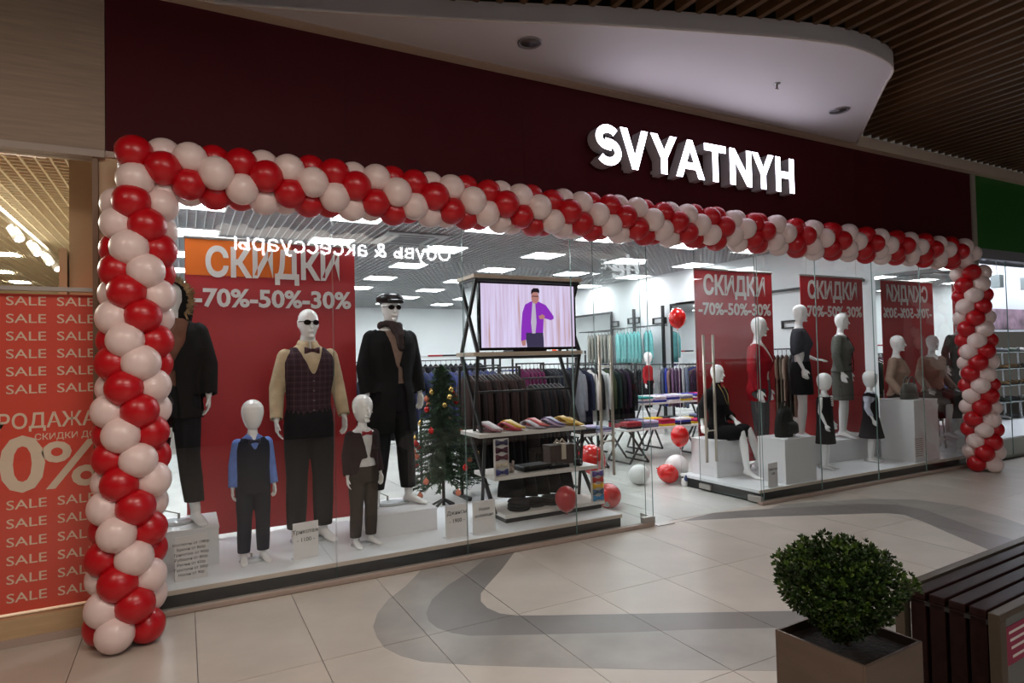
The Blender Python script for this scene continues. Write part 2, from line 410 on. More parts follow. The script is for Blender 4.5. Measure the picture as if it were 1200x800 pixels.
# ================================================================ sign
sg = thing('illuminated_sign', 'large white illuminated shop sign lettering on the maroon fascia', 'sign', (4.6, 0, 3.31), world=True)
lit = emit('sign_face', (.86, .84, 1.0), 4.5); sgs = mat('sign_return', (.50, .47, .50), .5)
def offs(pts, wd):
    """outline of a stroke of constant width"""
    P = [Vector((a, b)) for a, b in pts]; L = []; R = []
    for i, p in enumerate(P):
        d1 = (P[i] - P[i - 1]).normalized() if i else (P[1] - P[0]).normalized()
        d2 = (P[i + 1] - P[i]).normalized() if i < len(P) - 1 else d1
        n1 = Vector((-d1.y, d1.x)); n2 = Vector((-d2.y, d2.x)); n = (n1 + n2)
        n = n / max(.5, n.length_squared / 2) if n.length > .1 else n1
        L.append(p + n * wd / 2); R.append(p - n * wd / 2)
    return [tuple(v) for v in L + R[::-1]]
H_ = .37; T_ = .072
def S_pts():
    pts = []
    for k in range(15):
        a = math.radians(35 + k * (235 / 14)); pts.append((.135 + .098 * math.cos(a), H_ - .036 - .078 + .078 * math.sin(a)))
    for k in range(15):
        a = math.radians(90 - k * (235 / 14)); pts.append((.138 + .106 * math.cos(a), .036 + .088 + .086 * math.sin(a)))
    return pts
def S_quads():
    o_ = offs(S_pts(), T_); n = len(o_) // 2; L = o_[:n]; R = o_[n:][::-1]
    return [[L[i], L[i + 1], R[i + 1], R[i]] for i in range(n - 1)]
letters = [
 (3.265, S_quads()),
 (3.545, [[(0, H_), (.08, H_), (.163, .125), (.245, H_), (.32, H_), (.195, 0), (.13, 0)]]),
 (3.905, [[(0, H_), (.085, H_), (.162, .225), (.24, H_), (.32, H_), (.198, .148), (.198, 0), (.122, 0), (.122, .148)]]),
 (4.22, [[(0, 0), (.15, H_), (.215, H_), (.365, 0), (.285, 0), (.252, .085), (.228, .15), (.182, .27), (.137, .15), (.112, .085), (.08, 0)], [(.112, .085), (.137, .15), (.228, .15), (.252, .085)]]),
 (4.60, [[(0, H_), (.29, H_), (.29, H_ - .07), (.182, H_ - .07), (.182, 0), (.108, 0), (.108, H_ - .07), (0, H_ - .07)]]),
 (4.955, [[(0, 0), (0, H_), (.07, H_), (.235, .135), (.235, H_), (.308, H_), (.308, 0), (.24, 0), (.075, .235), (.075, 0)]]),
 (5.285, [[(0, H_), (.085, H_), (.162, .225), (.24, H_), (.32, H_), (.198, .148), (.198, 0), (.122, 0), (.122, .148)]]),
 (5.645, [[(0, 0), (0, H_), (.074, H_), (.074, .222), (.21, .222), (.21, H_), (.285, H_), (.285, 0), (.21, 0), (.21, .15), (.074, .15), (.074, 0)]]),
]
def tess(poly):
    from mathutils.geometry import tessellate_polygon
    return tessellate_polygon([[Vector((a, b, 0)) for a, b in poly]])
for x0, polys in letters:
    x0 = 3.245 + (x0 - 3.265) * .972
    y0, y1 = -.16, -.03
    side = MB(); face = MB()
    for pl in polys:
        pl = [(x0 + a, 3.31 + b) for a, b in pl]; n = len(pl)
        tri = tess(pl)
        face.add([(a, y0, b) for a, b in pl], tri)
        side.add([(a, y0 + .001, b) for a, b in pl] + [(a, y1, b) for a, b in pl], [(k, (k + 1) % n, n + (k + 1) % n, n + k) for k in range(n)] + [tuple(n + i for i in q) for q in tri])
    L = side.build('letter', sgs, sg); f_ = face.build('lit_face', lit); f_.parent = L
    side2 = MB(); side2.bar((x0 + .14, -.03, 3.36), (x0 + .14, 0, 3.36), .03).build('bracket', sgs).parent = L
# ================================================================ balloon garland
red = mat('balloon_red', (.48, .002, .008), .34, coat=.12, spec=.5)
whi = mat('balloon_white', (.80, .63, .60), .38, coat=.2)
for q in (red, whi): q.node_tree.nodes['Principled BSDF'].inputs['Subsurface Weight'].default_value = 0
def balloon_mesh(nm, m, r=1.0, L=1.0, n=20, k=12):
    rings = []
    for i in range(k + 1):
        t = PI * i / k; zz = -math.cos(t); rr = math.sin(t)
        if zz < 0: rr *= (1 - .10 * zz * zz); zz *= L * 1.12
        else: zz *= L
        rings.append(((0, 0, zz * r), max(.004, rr * r), max(.004, rr * r)))
    mb = MB().loft(rings, n)
    mb.loft([((0, 0, -1.10 * L * r), .06 * r, .06 * r), ((0, 0, -1.2 * L * r), .05 * r, .05 * r), ((0, 0, -1.27 * L * r), .10 * r, .10 * r)], 8)
    return mb.mesh(nm, m)
BR = balloon_mesh('balloon', red, 1.0, .94); BW = balloon_mesh('balloon', whi, 1.0, .94)
def place(par, me, c, d, r, sq=1.0, ax=None):
    """a balloon at c whose knot points against d"""
    o = obj('balloon', me, par)
    q = Vector(d).to_track_quat('Z', 'Y'); o.rotation_mode = 'QUATERNION'; o.rotation_quaternion = q
    o.location = Vector(c) - par.location; o.scale = (r, r, r)
    return o
rb = random.Random(3)
def cluster(par, c, ax, up, phi, R, r, cols, stretch=1.0):
    ax = Vector(ax); up = Vector(up); side = ax.cross(up)
    for i in range(4):
        a = phi + i * PI / 2
        d = up * math.cos(a) + side * math.sin(a)
        rr = r * (1 + rb.uniform(-.035, .035))
        p = Vector(c) + d * R + Vector([rb.uniform(-.008, .008) for _ in range(3)])
        place(par, BR if cols[i] else BW, p, d + Vector([rb.uniform(-.1, .1) for _ in range(3)]), rr)
colm = thing('balloon_column', 'tall left column of red and white balloons standing on the mall floor', 'balloon column', (-.31, -.30, 0))
FR = [1, 1, 0, 0]
view = math.radians(0)
for k in range(19):
    z = .105 + k * .1385; t = k / 18
    c = (-.31 + .085 * t, -.32 + .1 * t, z)
    i = 18 - k                        # counted from the top
    front_red = FR[(i) % 4]
    # axis up, 'up' = towards the viewer; odd layers a little left, even a little right
    base = Vector((.02, -1, 0)).normalized()
    phi = math.radians(22 if i % 2 == 0 else -22)
    cluster(colm, c, (0, 0, -1), base, phi, .118, .105, [front_red, 1 - front_red, front_red, 1 - front_red])
gar = thing('balloon_garland', 'long horizontal garland of red and white balloons under the maroon fascia', 'balloon garland', (4.5, -.15, 2.83))
k = 0; x = -.25
n = 0
while x < 9.25:
    odd = n % 2
    pair = (n // 2) % 2
    z = 2.835 + .006 * math.sin(x * 1.7)
    if x < 4.6:
        # up = z axis ; odd layers: top, front, bottom, back ; even: 45 degrees
        if odd: cols = [1 - pair, pair, 1 - pair, pair]; phi = 0
        else:   cols = [1 - pair, pair, 1 - pair, pair]; phi = PI / 4
        if odd: cols = [1 - c for c in cols]
        if not odd: cols = [1 - c for c in cols]
    else:
        cols = [1 - pair] * 4; phi = PI / 4 if not odd else 0
    cluster(gar, (x * .987, -.222, z - .018), (-1, 0, 0), (0, 0, 1), phi, .117, .103, cols)
    x += .1485; n += 1
colr = thing('balloon_column', 'right-hand column of red and white balloons at the far end of the shop front', 'balloon column', (9.3, -.25, 0))
for k in range(18):
    z = .105 + k * .1455; t = k / 17
    c = (9.25 - .14 * t, -.245, z); i = 17 - k
    fr = FR[(i + 1) % 4]
    cluster(colr, c, (0, 0, -1), Vector((-.6, -.8, 0)).normalized(), math.radians(22 if i % 2 == 0 else -22), .13, .108, [fr, 1 - fr, fr, 1 - fr])
# ================================================================ shop mannequins
TM = {   # torso rings: z, half width, half depth, y offset
 'male': [(.80, .155, .10, 0), (.88, .168, .115, .005), (.95, .168, .12, .005), (1.06, .146, .108, 0), (1.15, .152, .112, 0), (1.28, .178, .125, -.005), (1.38, .188, .12, 0), (1.44, .178, .10, .005), (1.49, .12, .075, .01), (1.53, .064, .060, .01), (1.60, .055, .057, 0)],
 'female': [(.80, .15, .10, 0), (.88, .172, .115, .01), (.95, .165, .115, .01), (1.02, .135, .10, 0), (1.10, .115, .09, 0), (1.18, .126, .10, -.005), (1.27, .148, .128, -.02), (1.35, .15, .108, -.005), (1.42, .152, .085, .005), (1.47, .10, .062, .01), (1.51, .048, .047, .01), (1.60, .042, .044, 0)],
 'child': [(.74, .15, .105, 0), (.82, .165, .12, 0), (.92, .158, .12, 0), (1.02, .152, .12, 0), (1.12, .158, .12, 0), (1.22, .165, .115, 0), (1.30, .160, .10, 0), (1.34, .11, .075, 0), (1.37, .058, .056, 0), (1.43, .052, .052, 0)],
}
DIM = {'male': dict(hip=.90, hx=.09, knee=.50, sh=1.435, sx=.168, hc=1.685, hr=(.077, .098, .118), th=.082, ar=.042),
       'female': dict(hip=.90, hx=.085, knee=.50, sh=1.425, sx=.15, hc=1.675, hr=(.073, .092, .118), th=.078, ar=.036),
       'child': dict(hip=.80, hx=.085, knee=.44, sh=1.29, sx=.150, hc=1.60, hr=(.118, .135, .165), th=.08, ar=.038)}
man_w = mat('mannequin_white', (.88, .87, .86), .25, coat=.3)
def remeshed(mb, voxel, smooth=2, cut=None, solid=0, bsmooth=4):
    me = bpy.data.meshes.new('t'); me.from_pydata(mb.v, [], mb.f); me.update()
    bm = bmesh.new(); bm.from_mesh(me); bmesh.ops.recalc_face_normals(bm, faces=bm.faces); bm.to_mesh(me); bm.free()
    o = bpy.data.objects.new('t', me); C.objects.link(o)
    r = o.modifiers.new('r', 'REMESH'); r.mode = 'VOXEL'; r.voxel_size = voxel
    if smooth:
        s = o.modifiers.new('s', 'SMOOTH'); s.iterations = smooth; s.factor = .5
    me2 = bpy.data.meshes.new_from_object(o.evaluated_get(bpy.context.evaluated_depsgraph_get()))
    bpy.data.objects.remove(o)
    if cut:
        bm = bmesh.new(); bm.from_mesh(me2)
        bmesh.ops.delete(bm, geom=[v for v in bm.verts if cut(v.co)], context='VERTS')
        for _ in range(bsmooth):
            mv = {}
            for v in bm.verts:
                if v.is_boundary:
                    nb = [e.other_vert(v).co for e in v.link_edges if e.is_boundary]
                    if len(nb) == 2: mv[v] = v.co * .4 + (nb[0] + nb[1]) * .3
            for v, c_ in mv.items(): v.co = c_
        bm.to_mesh(me2); bm.free()
        if solid:
            o = bpy.data.objects.new('t', me2); C.objects.link(o)
            s = o.modifiers.new('s', 'SOLIDIFY'); s.thickness = solid; s.offset = -1
            me3 = bpy.data.meshes.new_from_object(o.evaluated_get(bpy.context.evaluated_depsgraph_get()))
            bpy.data.objects.remove(o); me2 = me3
    for p in me2.polygons: p.use_smooth = True
    return me2
def hand(mb, w_, d, n, s=1.0, r=.025, curl=.5):
    """palm, four unequal fingers and a thumb from the wrist w_ along d; n = where the palm faces; thumb on the side t"""
    d = Vector(d).normalized(); n = Vector(n); n = (n - d * n.dot(d)).normalized(); t = d.cross(n).normalized()
    t = t if t.y < 0 or abs(t.y) < .05 else -t           # thumb points forward
    w_ = Vector(w_)
    mb.loft([(w_ - d * .02, r, r * .8, t, n), (w_ + d * .01, r * .95, r * .7, t, n), (w_ + d * .035 * s, .034 * s, .017 * s, t, n), (w_ + d * .075 * s, .040 * s, .016 * s, t, n), (w_ + d * .095 * s, .036 * s, .012 * s, t, n)], 12)
    for k, (L, off) in enumerate(((.072, .031), (.080, .0105), (.074, -.0105), (.058, -.031))):
        b = w_ + d * (.080 * s) + t * off * s; c_ = curl + .06 * k
        dir2 = (d * math.cos(c_ * .5) + n * math.sin(c_ * .5) + t * off * 1.5); dir3 = (d * math.cos(c_ * 1.5) + n * math.sin(c_ * 1.5))
        p1 = b + dir2 * L * .5 * s; p2 = p1 + dir3 * L * .5 * s
        mb.tube([b, p1, p2], [.0095 * s, .0088 * s, .0072 * s], 8)
    b = w_ + d * .022 * s + t * .022 * s
    p1 = b + (d * .7 + t * .62 + n * .25).normalized() * .04 * s; p2 = p1 + (d * .9 + t * .25 + n * .3).normalized() * .034 * s
    mb.tube([b, p1, p2], [.013 * s, .0105 * s, .008 * s], 8)
def foot(mb, a, fd, tip=0):
    """foot from the ankle a, toes towards fd"""
    a = Vector(a); f = Vector(fd).normalized(); g = Vector((-f.y, f.x, 0)); z = Vector((0, 0, 1))
    lift = tip * .07
    P = [(a - f * .045 - z * .055 + z * lift, .030, .030), (a - f * .015 - z * .042 + z * lift * .9, .036, .040), (a + f * .05 - z * .046 + z * lift * .5, .038, .034), (a + f * .12 - z * .062, .043, .024), (a + f * .175 - z * .070, .038, .017), (a + f * .205 - z * .074, .022, .012)]
    mb.loft([(p, rx, rz, g, z) for p, rx, rz in P], 14)
    mb.tube([a + z * .03, a - z * .03 + z * lift], [.036, .036], 12)
def figure(name, label, kind, loc, rz, H, arms, legs=None, group=None, clothes=(), face=True, base=True, hat=None, turn=0, drop=0, voxel=.0075, tip=0):
    """drop: height lost to sitting. clothes: dicts; see cloth()"""
    D = DIM[kind]; s = H / 1.8
    root = thing(name, label, 'mannequin', loc, rz, group); root.scale = (s, s, s)
    z_ = -drop
    T = [(z + z_, a, b, y) for z, a, b, y in TM[kind]]
    J = dict(T=T, D=D, z=z_, kind=kind, legs=[], arms=[])
    mb = MB()
    mb.loft([((0, T[0][3], T[0][0]), T[0][1] * .6, T[0][2] * .6)] + [((0, y, z), a, b) for z, a, b, y in T[1:]], 24)
    hc = Vector((0, -.012, D['hc'] + z_)); hx, hy, hz = D['hr']; ct, sn = math.cos(turn), math.sin(turn)
    HX = Vector((ct, sn, 0)); HY = Vector((-sn, ct, 0))
    rings = []
    prof = [(-1, .12, .25), (-.97, .38, .4), (-.86, .56, .58), (-.68, .70, .74), (-.42, .83, .88), (-.1, .95, .96), (.2, 1, 1), (.5, .95, .95), (.75, .76, .78), (.92, .47, .5), (1, .15, .16)]
    for t, ax_, ay_ in prof:
        off = -.10 * max(0, -t) * hy * (0 if kind == 'child' else 1)
        rings.append((hc + Vector((0, 0, t * hz)) + HY * off, hx * ax_, hy * ay_, HX, HY))
    mb.loft(rings, 24)
    if face:
        F = lambda a, b, c_: hc + HX * a - HY * b + Vector((0, 0, c_))
        k = hz / .118
        mb.tube([F(0, hy * .93, .018 * k), F(0, hy * 1.06, -.012 * k), F(0, hy * 1.17, -.035 * k)], [.007 * k, .010 * k, .013 * k], 8)          # nose
        mb.tube([F(-.036 * k, hy * .83, .026 * k), F(0, hy * .95, .024 * k), F(.036 * k, hy * .83, .026 * k)], .010 * k, 8)     # brow
        mb.tube([F(-.020 * k, hy * .90, -.065 * k), F(0, hy * .98, -.062 * k), F(.020 * k, hy * .90, -.065 * k)], .008 * k, 8)  # mouth
        mb.tube([F(-.01 * k, hy * .82, -.100 * k), F(.01 * k, hy * .82, -.100 * k)], .016 * k, 8)
        for q in (-1, 1): mb.tube([F(q * hx * .98, 0, .018 * k), F(q * hx * .96, .004, -.030 * k)], [.013 * k, .008 * k], 8)
    J['head'] = (hc, hx, hy, hz, HX, HY)
    for sgn, a in zip((-1, 1), arms):
        sh = Vector((sgn * D['sx'], .005, D['sh'] + z_)); el = Vector(a[0]); wr = Vector(a[1]); el.z += z_; wr.z += z_
        ar = D['ar']
        mb.tube([sh, sh.lerp(el, .5), el, el.lerp(wr, .35), wr], [ar * 1.05, ar, ar * .85, ar * .86, ar * .56], 12)
        hand(mb, wr, a[2], a[3], 1.0 if kind != 'child' else .95, ar * .58, a[4] if len(a) > 4 else .45)
        J['arms'].append((sh, el, wr))
    legs = legs or [((-D['hx'] - .01, -.01, D['knee']), (-D['hx'] - .015, .02, .085), (-.15, -1, 0)), ((D['hx'] + .01, -.01, D['knee']), (D['hx'] + .015, .02, .085), (.15, -1, 0))]
    for sgn, l in zip((-1, 1), legs):
        hp = Vector((sgn * D['hx'], .005, D['hip'] + z_)); kn = Vector(l[0]); an = Vector(l[1]); th = D['th']
        mb.tube([hp, hp.lerp(kn, .5), kn, kn.lerp(an, .3), an], [th * 1.05, th * .9, th * .64, th * .68, th * .42], 14)
        foot(mb, an, l[2], tip)
        J['legs'].append((hp, kn, an))
    obj('body', remeshed(mb, voxel, 3), root).data.materials.append(man_w)
    for c_ in clothes: cloth(root, J, **c_)
    if base:
        MB().loft([((0, .02, .002), .15, .12), ((0, .02, .008), .15, .12)], 28).build('base_plate', mat('base_glass', (.55, .58, .6), .1), root)
        MB().bar((.0, .13, .0), (.0, .13, .05), .02, n=8).bar((.0, .13, .045), (-.10, .04, .10), .008, n=6).build('support_rod', M['brushed_steel'], root)
    return root, J
def cloth(root, J, part, m, typ, z0=.9, z1=1.5, inf=.015, sl=1.0, slinf=None, v=None, vw=.5, hem=None, voxel=.011, flare=0, neck=None, opened=None, solid=.005, wob=0, collar=None, cutx=None, collar_m=None):
    z_ = J['z']; T = J['T']; mb = MB()
    def at(z):
        for a, b in zip(T, T[1:]):
            if a[0] <= z <= b[0]:
                t = (z - a[0]) / (b[0] - a[0]); return tuple(a[i] + (b[i] - a[i]) * t for i in range(4))
        return T[0] if z < T[0][0] else T[-1]
    if typ == 'top':
        a0, a1 = z0 + z_, z1 + z_
        zs = [a0 - .03, a0] + [t[0] for t in T if a0 + .02 < t[0] < a1 - .01] + [a1, a1 + .03]
        rings = []
        for z in zs:
            q = at(z); f = max(0, (1.0 + z_ - z)) * flare * 2 + (flare if z < 1.0 + z_ else 0)
            if z < T[0][0]: q = (z, T[1][1], T[1][2], 0)
            rings.append(((0, q[3], z), q[1] + inf + f, q[2] + inf + f))
        mb.loft(rings, 28)
        si = slinf if slinf is not None else inf
        ends = []
        if sl > 0:
            ar = J['D']['ar']
            for sh, el, wr in J['arms']:
                if sl > .5: e = el.lerp(wr, (sl - .5) * 2); pts = [sh, sh.lerp(el, .5), el, el.lerp(e, .5), e]; rr = [ar * 1.1 + si, ar + si * 1.1, ar * .88 + si * 1.1, ar * .8 + si, ar * .62 + si]; d = (e - el).normalized()
                else: e = sh.lerp(el, sl * 2); pts = [sh, sh.lerp(e, .5), e]; rr = [ar * 1.1 + si, ar + si * 1.1, ar * .95 + si * 1.2]; d = (e - sh).normalized()
                mb.tube(pts, rr, 14); ends.append((e, d))
        nz = (neck if neck is not None else 1.53) + z_
        vz = v + z_ if v is not None else None
        def cut(c):
            if c.z < a0: return True
            if c.z > nz and abs(c.x) < .13: return True
            for e, d in ends:
                r = c - e
                if r.dot(d) > 0 and r.length < .12: return True
            if vz is not None and c.y < -.01 and c.z > vz and abs(c.x) < (c.z - vz) * vw and abs(c.x) < .12: return True
            if opened is not None and c.y < -.01 and abs(c.x - opened[1]) < opened[0] + (max(0, (opened[2] + z_ - c.z)) * opened[3] if len(opened) > 2 else 0) and c.z < (vz or 9) + .02: return True
            return False
        o = obj(part, remeshed(mb, voxel, 3, cut, solid), root)
    elif typ == 'trousers':
        th = J['D']['th']
        w = at(z1 + z_)
        zs = [z1 + z_ + .03, z1 + z_] + [t[0] for t in reversed(T) if t[0] < z1 + z_ - .01]
        mb.loft([((0, at(z)[3], z), at(z)[1] + inf, at(z)[2] + inf) for z in zs], 24)
        for hp, kn, an in J['legs']:
            e = kn.lerp(an, (kn.z - (z0)) / max(.01, kn.z - an.z)) if z0 < kn.z else hp.lerp(kn, .5)
            mb.tube([hp, hp.lerp(kn, .5), kn, kn.lerp(e, .5), e], [th * 1.06 + inf * .8, th * .92 + inf, th * .68 + inf * 1.2, th * .66 + inf * 1.2, th * .55 + inf * 1.2], 16)
        def cut(c): return c.z > z1 + z_ + .01 or (c.z < z0 and not wob)
        o = obj(part, remeshed(mb, voxel, 2, cut, solid), root)
    elif typ == 'skirt':
        zs = [z1 + .02, z1, (z1 + J['D']['hip']) / 2, J['D']['hip'], (J['D']['hip'] + z0) / 2, z0, z0 - .02]
        rings = []
        for z in zs:
            q = at(z + z_) if z > .88 else (z, T[1][1], T[1][2], 0)
            f = max(0, z1 - z) * flare
            rings.append(((0, q[3], z + z_), q[1] + inf + f, q[2] + inf + f))
        mb.loft(rings, 32)
        o = obj(part, remeshed(mb, voxel, 2, lambda c: c.z > z1 + z_ or c.z < z0 + z_, solid), root)
    elif typ == 'custom':
        o = obj(part, remeshed(cut and m and None, voxel), root)
    o.data.materials.append(m)
    if collar:   # two leaves of a collar
        cz = collar[0] + z_; r = collar[1]
        for sgn in (-1, 1):
            mb = MB(); pts = []
            for k in range(7):
                a = math.radians(95 - k * 30)          # from the nape round to the throat
                pts.append((sgn * r * math.cos(a) * 1.05, .008 + r * math.sin(a), cz + .012 - k * .004))
            v_ = []; n = len(pts)
            for i, p in enumerate(pts):
                h = .035 + (.03 if i >= n - 2 else 0)
                q = Vector(p); out = Vector((q.x, q.y, 0)).normalized()
                v_ += [q + Vector((0, 0, .012)), q + out * .022 - Vector((0, 0, h)), q + out * .016 - Vector((0, 0, h)), q - out * .003 + Vector((0, 0, .010))]
            f = []
            for i in range(n - 1):
                for k in range(4): f.append((i * 4 + k, i * 4 + (k + 1) % 4, i * 4 + 4 + (k + 1) % 4, i * 4 + 4 + k))
            f += [(0, 1, 2, 3), (n * 4 - 1, n * 4 - 2, n * 4 - 3, n * 4 - 4)]
            c2 = mb.add(v_, f, True).build('collar', collar_m or m, o)
            c2.location = (0, 0, 0)
    return o
def bow(root, J, m, z, y, sc=1.0):
    mb = MB()
    for s_ in (-1, 1):
        mb.loft([((s_ * .008 * sc, y, z), .012 * sc, .006, (0, 0, 1), (0, 1, 0)), ((s_ * .035 * sc, y, z), .022 * sc, .009, (0, 0, 1), (0, 1, 0)), ((s_ * .058 * sc, y + .004, z), .027 * sc, .008, (0, 0, 1), (0, 1, 0))], 8)
    mb.box((-.011 * sc, .011 * sc), (y - .010, y + .006), (z - .013 * sc, z + .013 * sc))
    return mb.build('bow_tie', m, root)
def glasses(root, J, y_=None):
    hc, hx, hy, hz, HX, HY = J['head']; mb = MB()
    F = lambda a, b, c_: hc + HX * a - HY * b + Vector((0, 0, c_))
    for s_ in (-1, 1):
        X = (HX * 1.0 + HY * .35 * s_).normalized()
        mb.loft([(F(s_ * .033, hy * .99, .006), .027, .021, X, (0, 0, 1)), (F(s_ * .033, hy * 1.05, .006), .027, .021, X, (0, 0, 1))], 16, smooth=False)
        mb.bar(F(s_ * .055, hy * .95, .014), F(s_ * hx * 1.04, 0, .014), .005)
    mb.bar(F(-.01, hy * 1.04, .014), F(.01, hy * 1.04, .014), .005)
    mb.build('sunglasses', mat('dark_lens', (.012, .008, .006), .12), root)
def plaid(name, base, line, line2, sc=28):
    m = mat(name, base, .85, spec=.15); nt = m.node_tree; b = nt.nodes['Principled BSDF']; tc = nt.nodes['Texture Coordinate']
    prev = None; colr = (*base, 1)
    mix = None
    for ax, w_, cl in (('X', .12, line), ('Z', .12, line), ('X', .05, line2), ('Z', .05, line2)):
        sep = nt.nodes.new('ShaderNodeSeparateXYZ'); nt.links.new(tc.outputs['Object'], sep.inputs[0])
        a = nt.nodes.new('ShaderNodeMath'); a.operation = 'MULTIPLY'; a.inputs[1].default_value = sc; nt.links.new(sep.outputs[ax], a.inputs[0])
        f = nt.nodes.new('ShaderNodeMath'); f.operation = 'FRACT'; 
        if cl is line2:
            ad = nt.nodes.new('ShaderNodeMath'); ad.inputs[1].default_value = .5; nt.links.new(a.outputs[0], ad.inputs[0]); a = ad
        nt.links.new(a.outputs[0], f.inputs[0])
        l = nt.nodes.new('ShaderNodeMath'); l.operation = 'LESS_THAN'; l.inputs[1].default_value = w_; nt.links.new(f.outputs[0], l.inputs[0])
        mx = nt.nodes.new('ShaderNodeMix'); mx.data_type = 'RGBA'; nt.links.new(l.outputs[0], mx.inputs[0]); mx.inputs[7].default_value = (*cl, 1)
        if mix is None: mx.inputs[6].default_value = colr
        else: nt.links.new(mix.outputs[2], mx.inputs[6])
        mix = mx
    nt.links.new(mix.outputs[2], b.inputs['Base Color']); return m
def fabric(name, col, r=.85, amt=.12): return mat(name, col, r, nscale=14, namt=amt, bump=.35, bscale=9, spec=.15)
# display boxes ---------------------------------------------------
bw = mat('box_white', (.72, .71, .72), .4)
def dbox(x0, x1, y0, y1, z1, label, z0=STZ):
    t = thing('display_box', label, 'display box', ((x0 + x1) / 2, (y0 + y1) / 2, z0))
    a, b = (x1 - x0) / 2, (y1 - y0) / 2
    box('carcass', (-a + .004, a - .004), (-b + .004, b - .004), (0, z1 - z0 - .018), bw, t)
    box('top_board', (-a, a), (-b, b), (z1 - z0 - .018, z1 - z0), bw, t, .003)
dbox(-.33, .23, .52, 1.02, .42, 'white display box under the mannequin in the fur-hooded coat')
dbox(1.38, 1.95, .52, 1.08, .33, 'white display box under the mannequin in cap and long coat')
dbox(5.56, 6.08, .80, 1.22, .58, 'white display box that the mannequin in the black dress sits on')
dbox(5.90, 6.42, .12, .50, .64, 'white display box with the black backpack on top')
dbox(6.9, 8.65, .72, 1.2, .42, 'long low white display box behind the two girl mannequins')
dbox(8.40, 8.95, .14, .60, .94, 'tall white display box with the grey handbag on top')
# ---------------- left window
hang = [((-.215, .02, 1.18), (-.225, -.03, .94), (.0, -.10, -1), (1, -.3, 0)), ((.215, .02, 1.18), (.225, -.03, .94), (0, -.10, -1), (-1, -.3, 0))]
khang = [((-.19, .03, 1.05), (-.215, -.03, .82), (-.03, -.10, -1), (1, -.3, 0)), ((.19, .03, 1.05), (.215, -.03, .82), (.03, -.10, -1), (-1, -.3, 0))]
RZL = math.radians(6)
black_f = fabric('black_fabric', (.012, .012, .014)); charcoal = fabric('charcoal_fabric', (.03, .03, .034))
navy = fabric('navy_fabric', (.014, .017, .030)); brown_d = fabric('dark_brown_fabric', (.045, .034, .027))
cream = fabric('cream_shirt', (.52, .40, .26)); blue_s = fabric('blue_shirt', (.15, .24, .60)); white_s = fabric('white_shirt', (.66, .64, .64))
vest_p = plaid('plaid_vest', (.045, .022, .03), (.085, .045, .055), (.02, .01, .015), 22)
r_, J = figure('mannequin', 'white mannequin in plaid waistcoat, cream shirt and aviator sunglasses', 'male', (.93, .80, STZ), RZL, 1.92,
   [((-.235, .02, 1.19), (-.265, -.08, .955), (.02, -.15, -1), (1, -.2, 0)), ((.235, .02, 1.19), (.255, -.08, .955), (-.0, -.15, -1), (-1, -.2, 0))],
   clothes=[dict(part='shirt', m=cream, typ='top', z0=.86, z1=1.55, inf=.010, slinf=.020, neck=1.54, v=1.46, vw=.5, collar=(1.545, .068)),
            dict(part='trousers', m=black_f, typ='trousers', z0=.10, z1=1.03, inf=.021),
            dict(part='waistcoat', m=vest_p, typ='top', z0=.93, z1=1.50, inf=.022, sl=0, neck=1.505, v=1.28, vw=.42)])
bow(r_, J, mat('maroon_satin', (.05, .008, .014), .4), 1.475, -.115, 1.0); glasses(r_, J)
for k in range(4): MB().loft([((0, -.147 + abs(k - 1.5) * .003, 1.24 - k * .075), .007, .007, (1, 0, 0), (0, 0, 1)), ((0, -.155 + abs(k - 1.5) * .003, 1.24 - k * .075), .006, .006, (1, 0, 0), (0, 0, 1))], 10).build('button', mat('button', (.12, .10, .10), .3), r_)
r_, J = figure('mannequin', 'white child mannequin in navy waistcoat, light blue shirt and navy trousers', 'child', (.46, .46, STZ), RZL, 1.23, khang, face=False,
   clothes=[dict(part='shirt', m=blue_s, typ='top', z0=.80, z1=1.38, inf=.010, slinf=.022, neck=1.375, v=1.32, vw=.5, collar=(1.375, .062)),
            dict(part='trousers', m=navy, typ='trousers', z0=.10, z1=.92, inf=.018),
            dict(part='waistcoat', m=navy, typ='top', z0=.80, z1=1.35, inf=.020, sl=0, neck=1.35, v=1.22, vw=.5)])
bow(r_, J, mat('dark_blue_satin', (.03, .03, .06), .4), 1.315, -.115, 1.1)
blaz = fabric('brown_blazer', (.030, .017, .018))
r_, J = figure('mannequin', 'white child mannequin in dark blazer, white shirt and red bow tie', 'child', (1.28, .42, STZ), math.radians(14), 1.23, khang, face=True,
   clothes=[dict(part='shirt', m=white_s, typ='top', z0=.86, z1=1.38, inf=.012, sl=0, neck=1.375, v=1.34, vw=.5, collar=(1.375, .062)),
            dict(part='trousers', m=brown_d, typ='trousers', z0=.10, z1=.92, inf=.018),
            dict(part='blazer', m=blaz, typ='top', z0=.74, z1=1.35, inf=.030, slinf=.026, sl=.97, neck=1.33, v=1.0, vw=.22, opened=(.055, 0, 1.1, .30))])
bow(r_, J, mat('red_satin', (.30, .012, .02), .35), 1.315, -.118, 1.1)
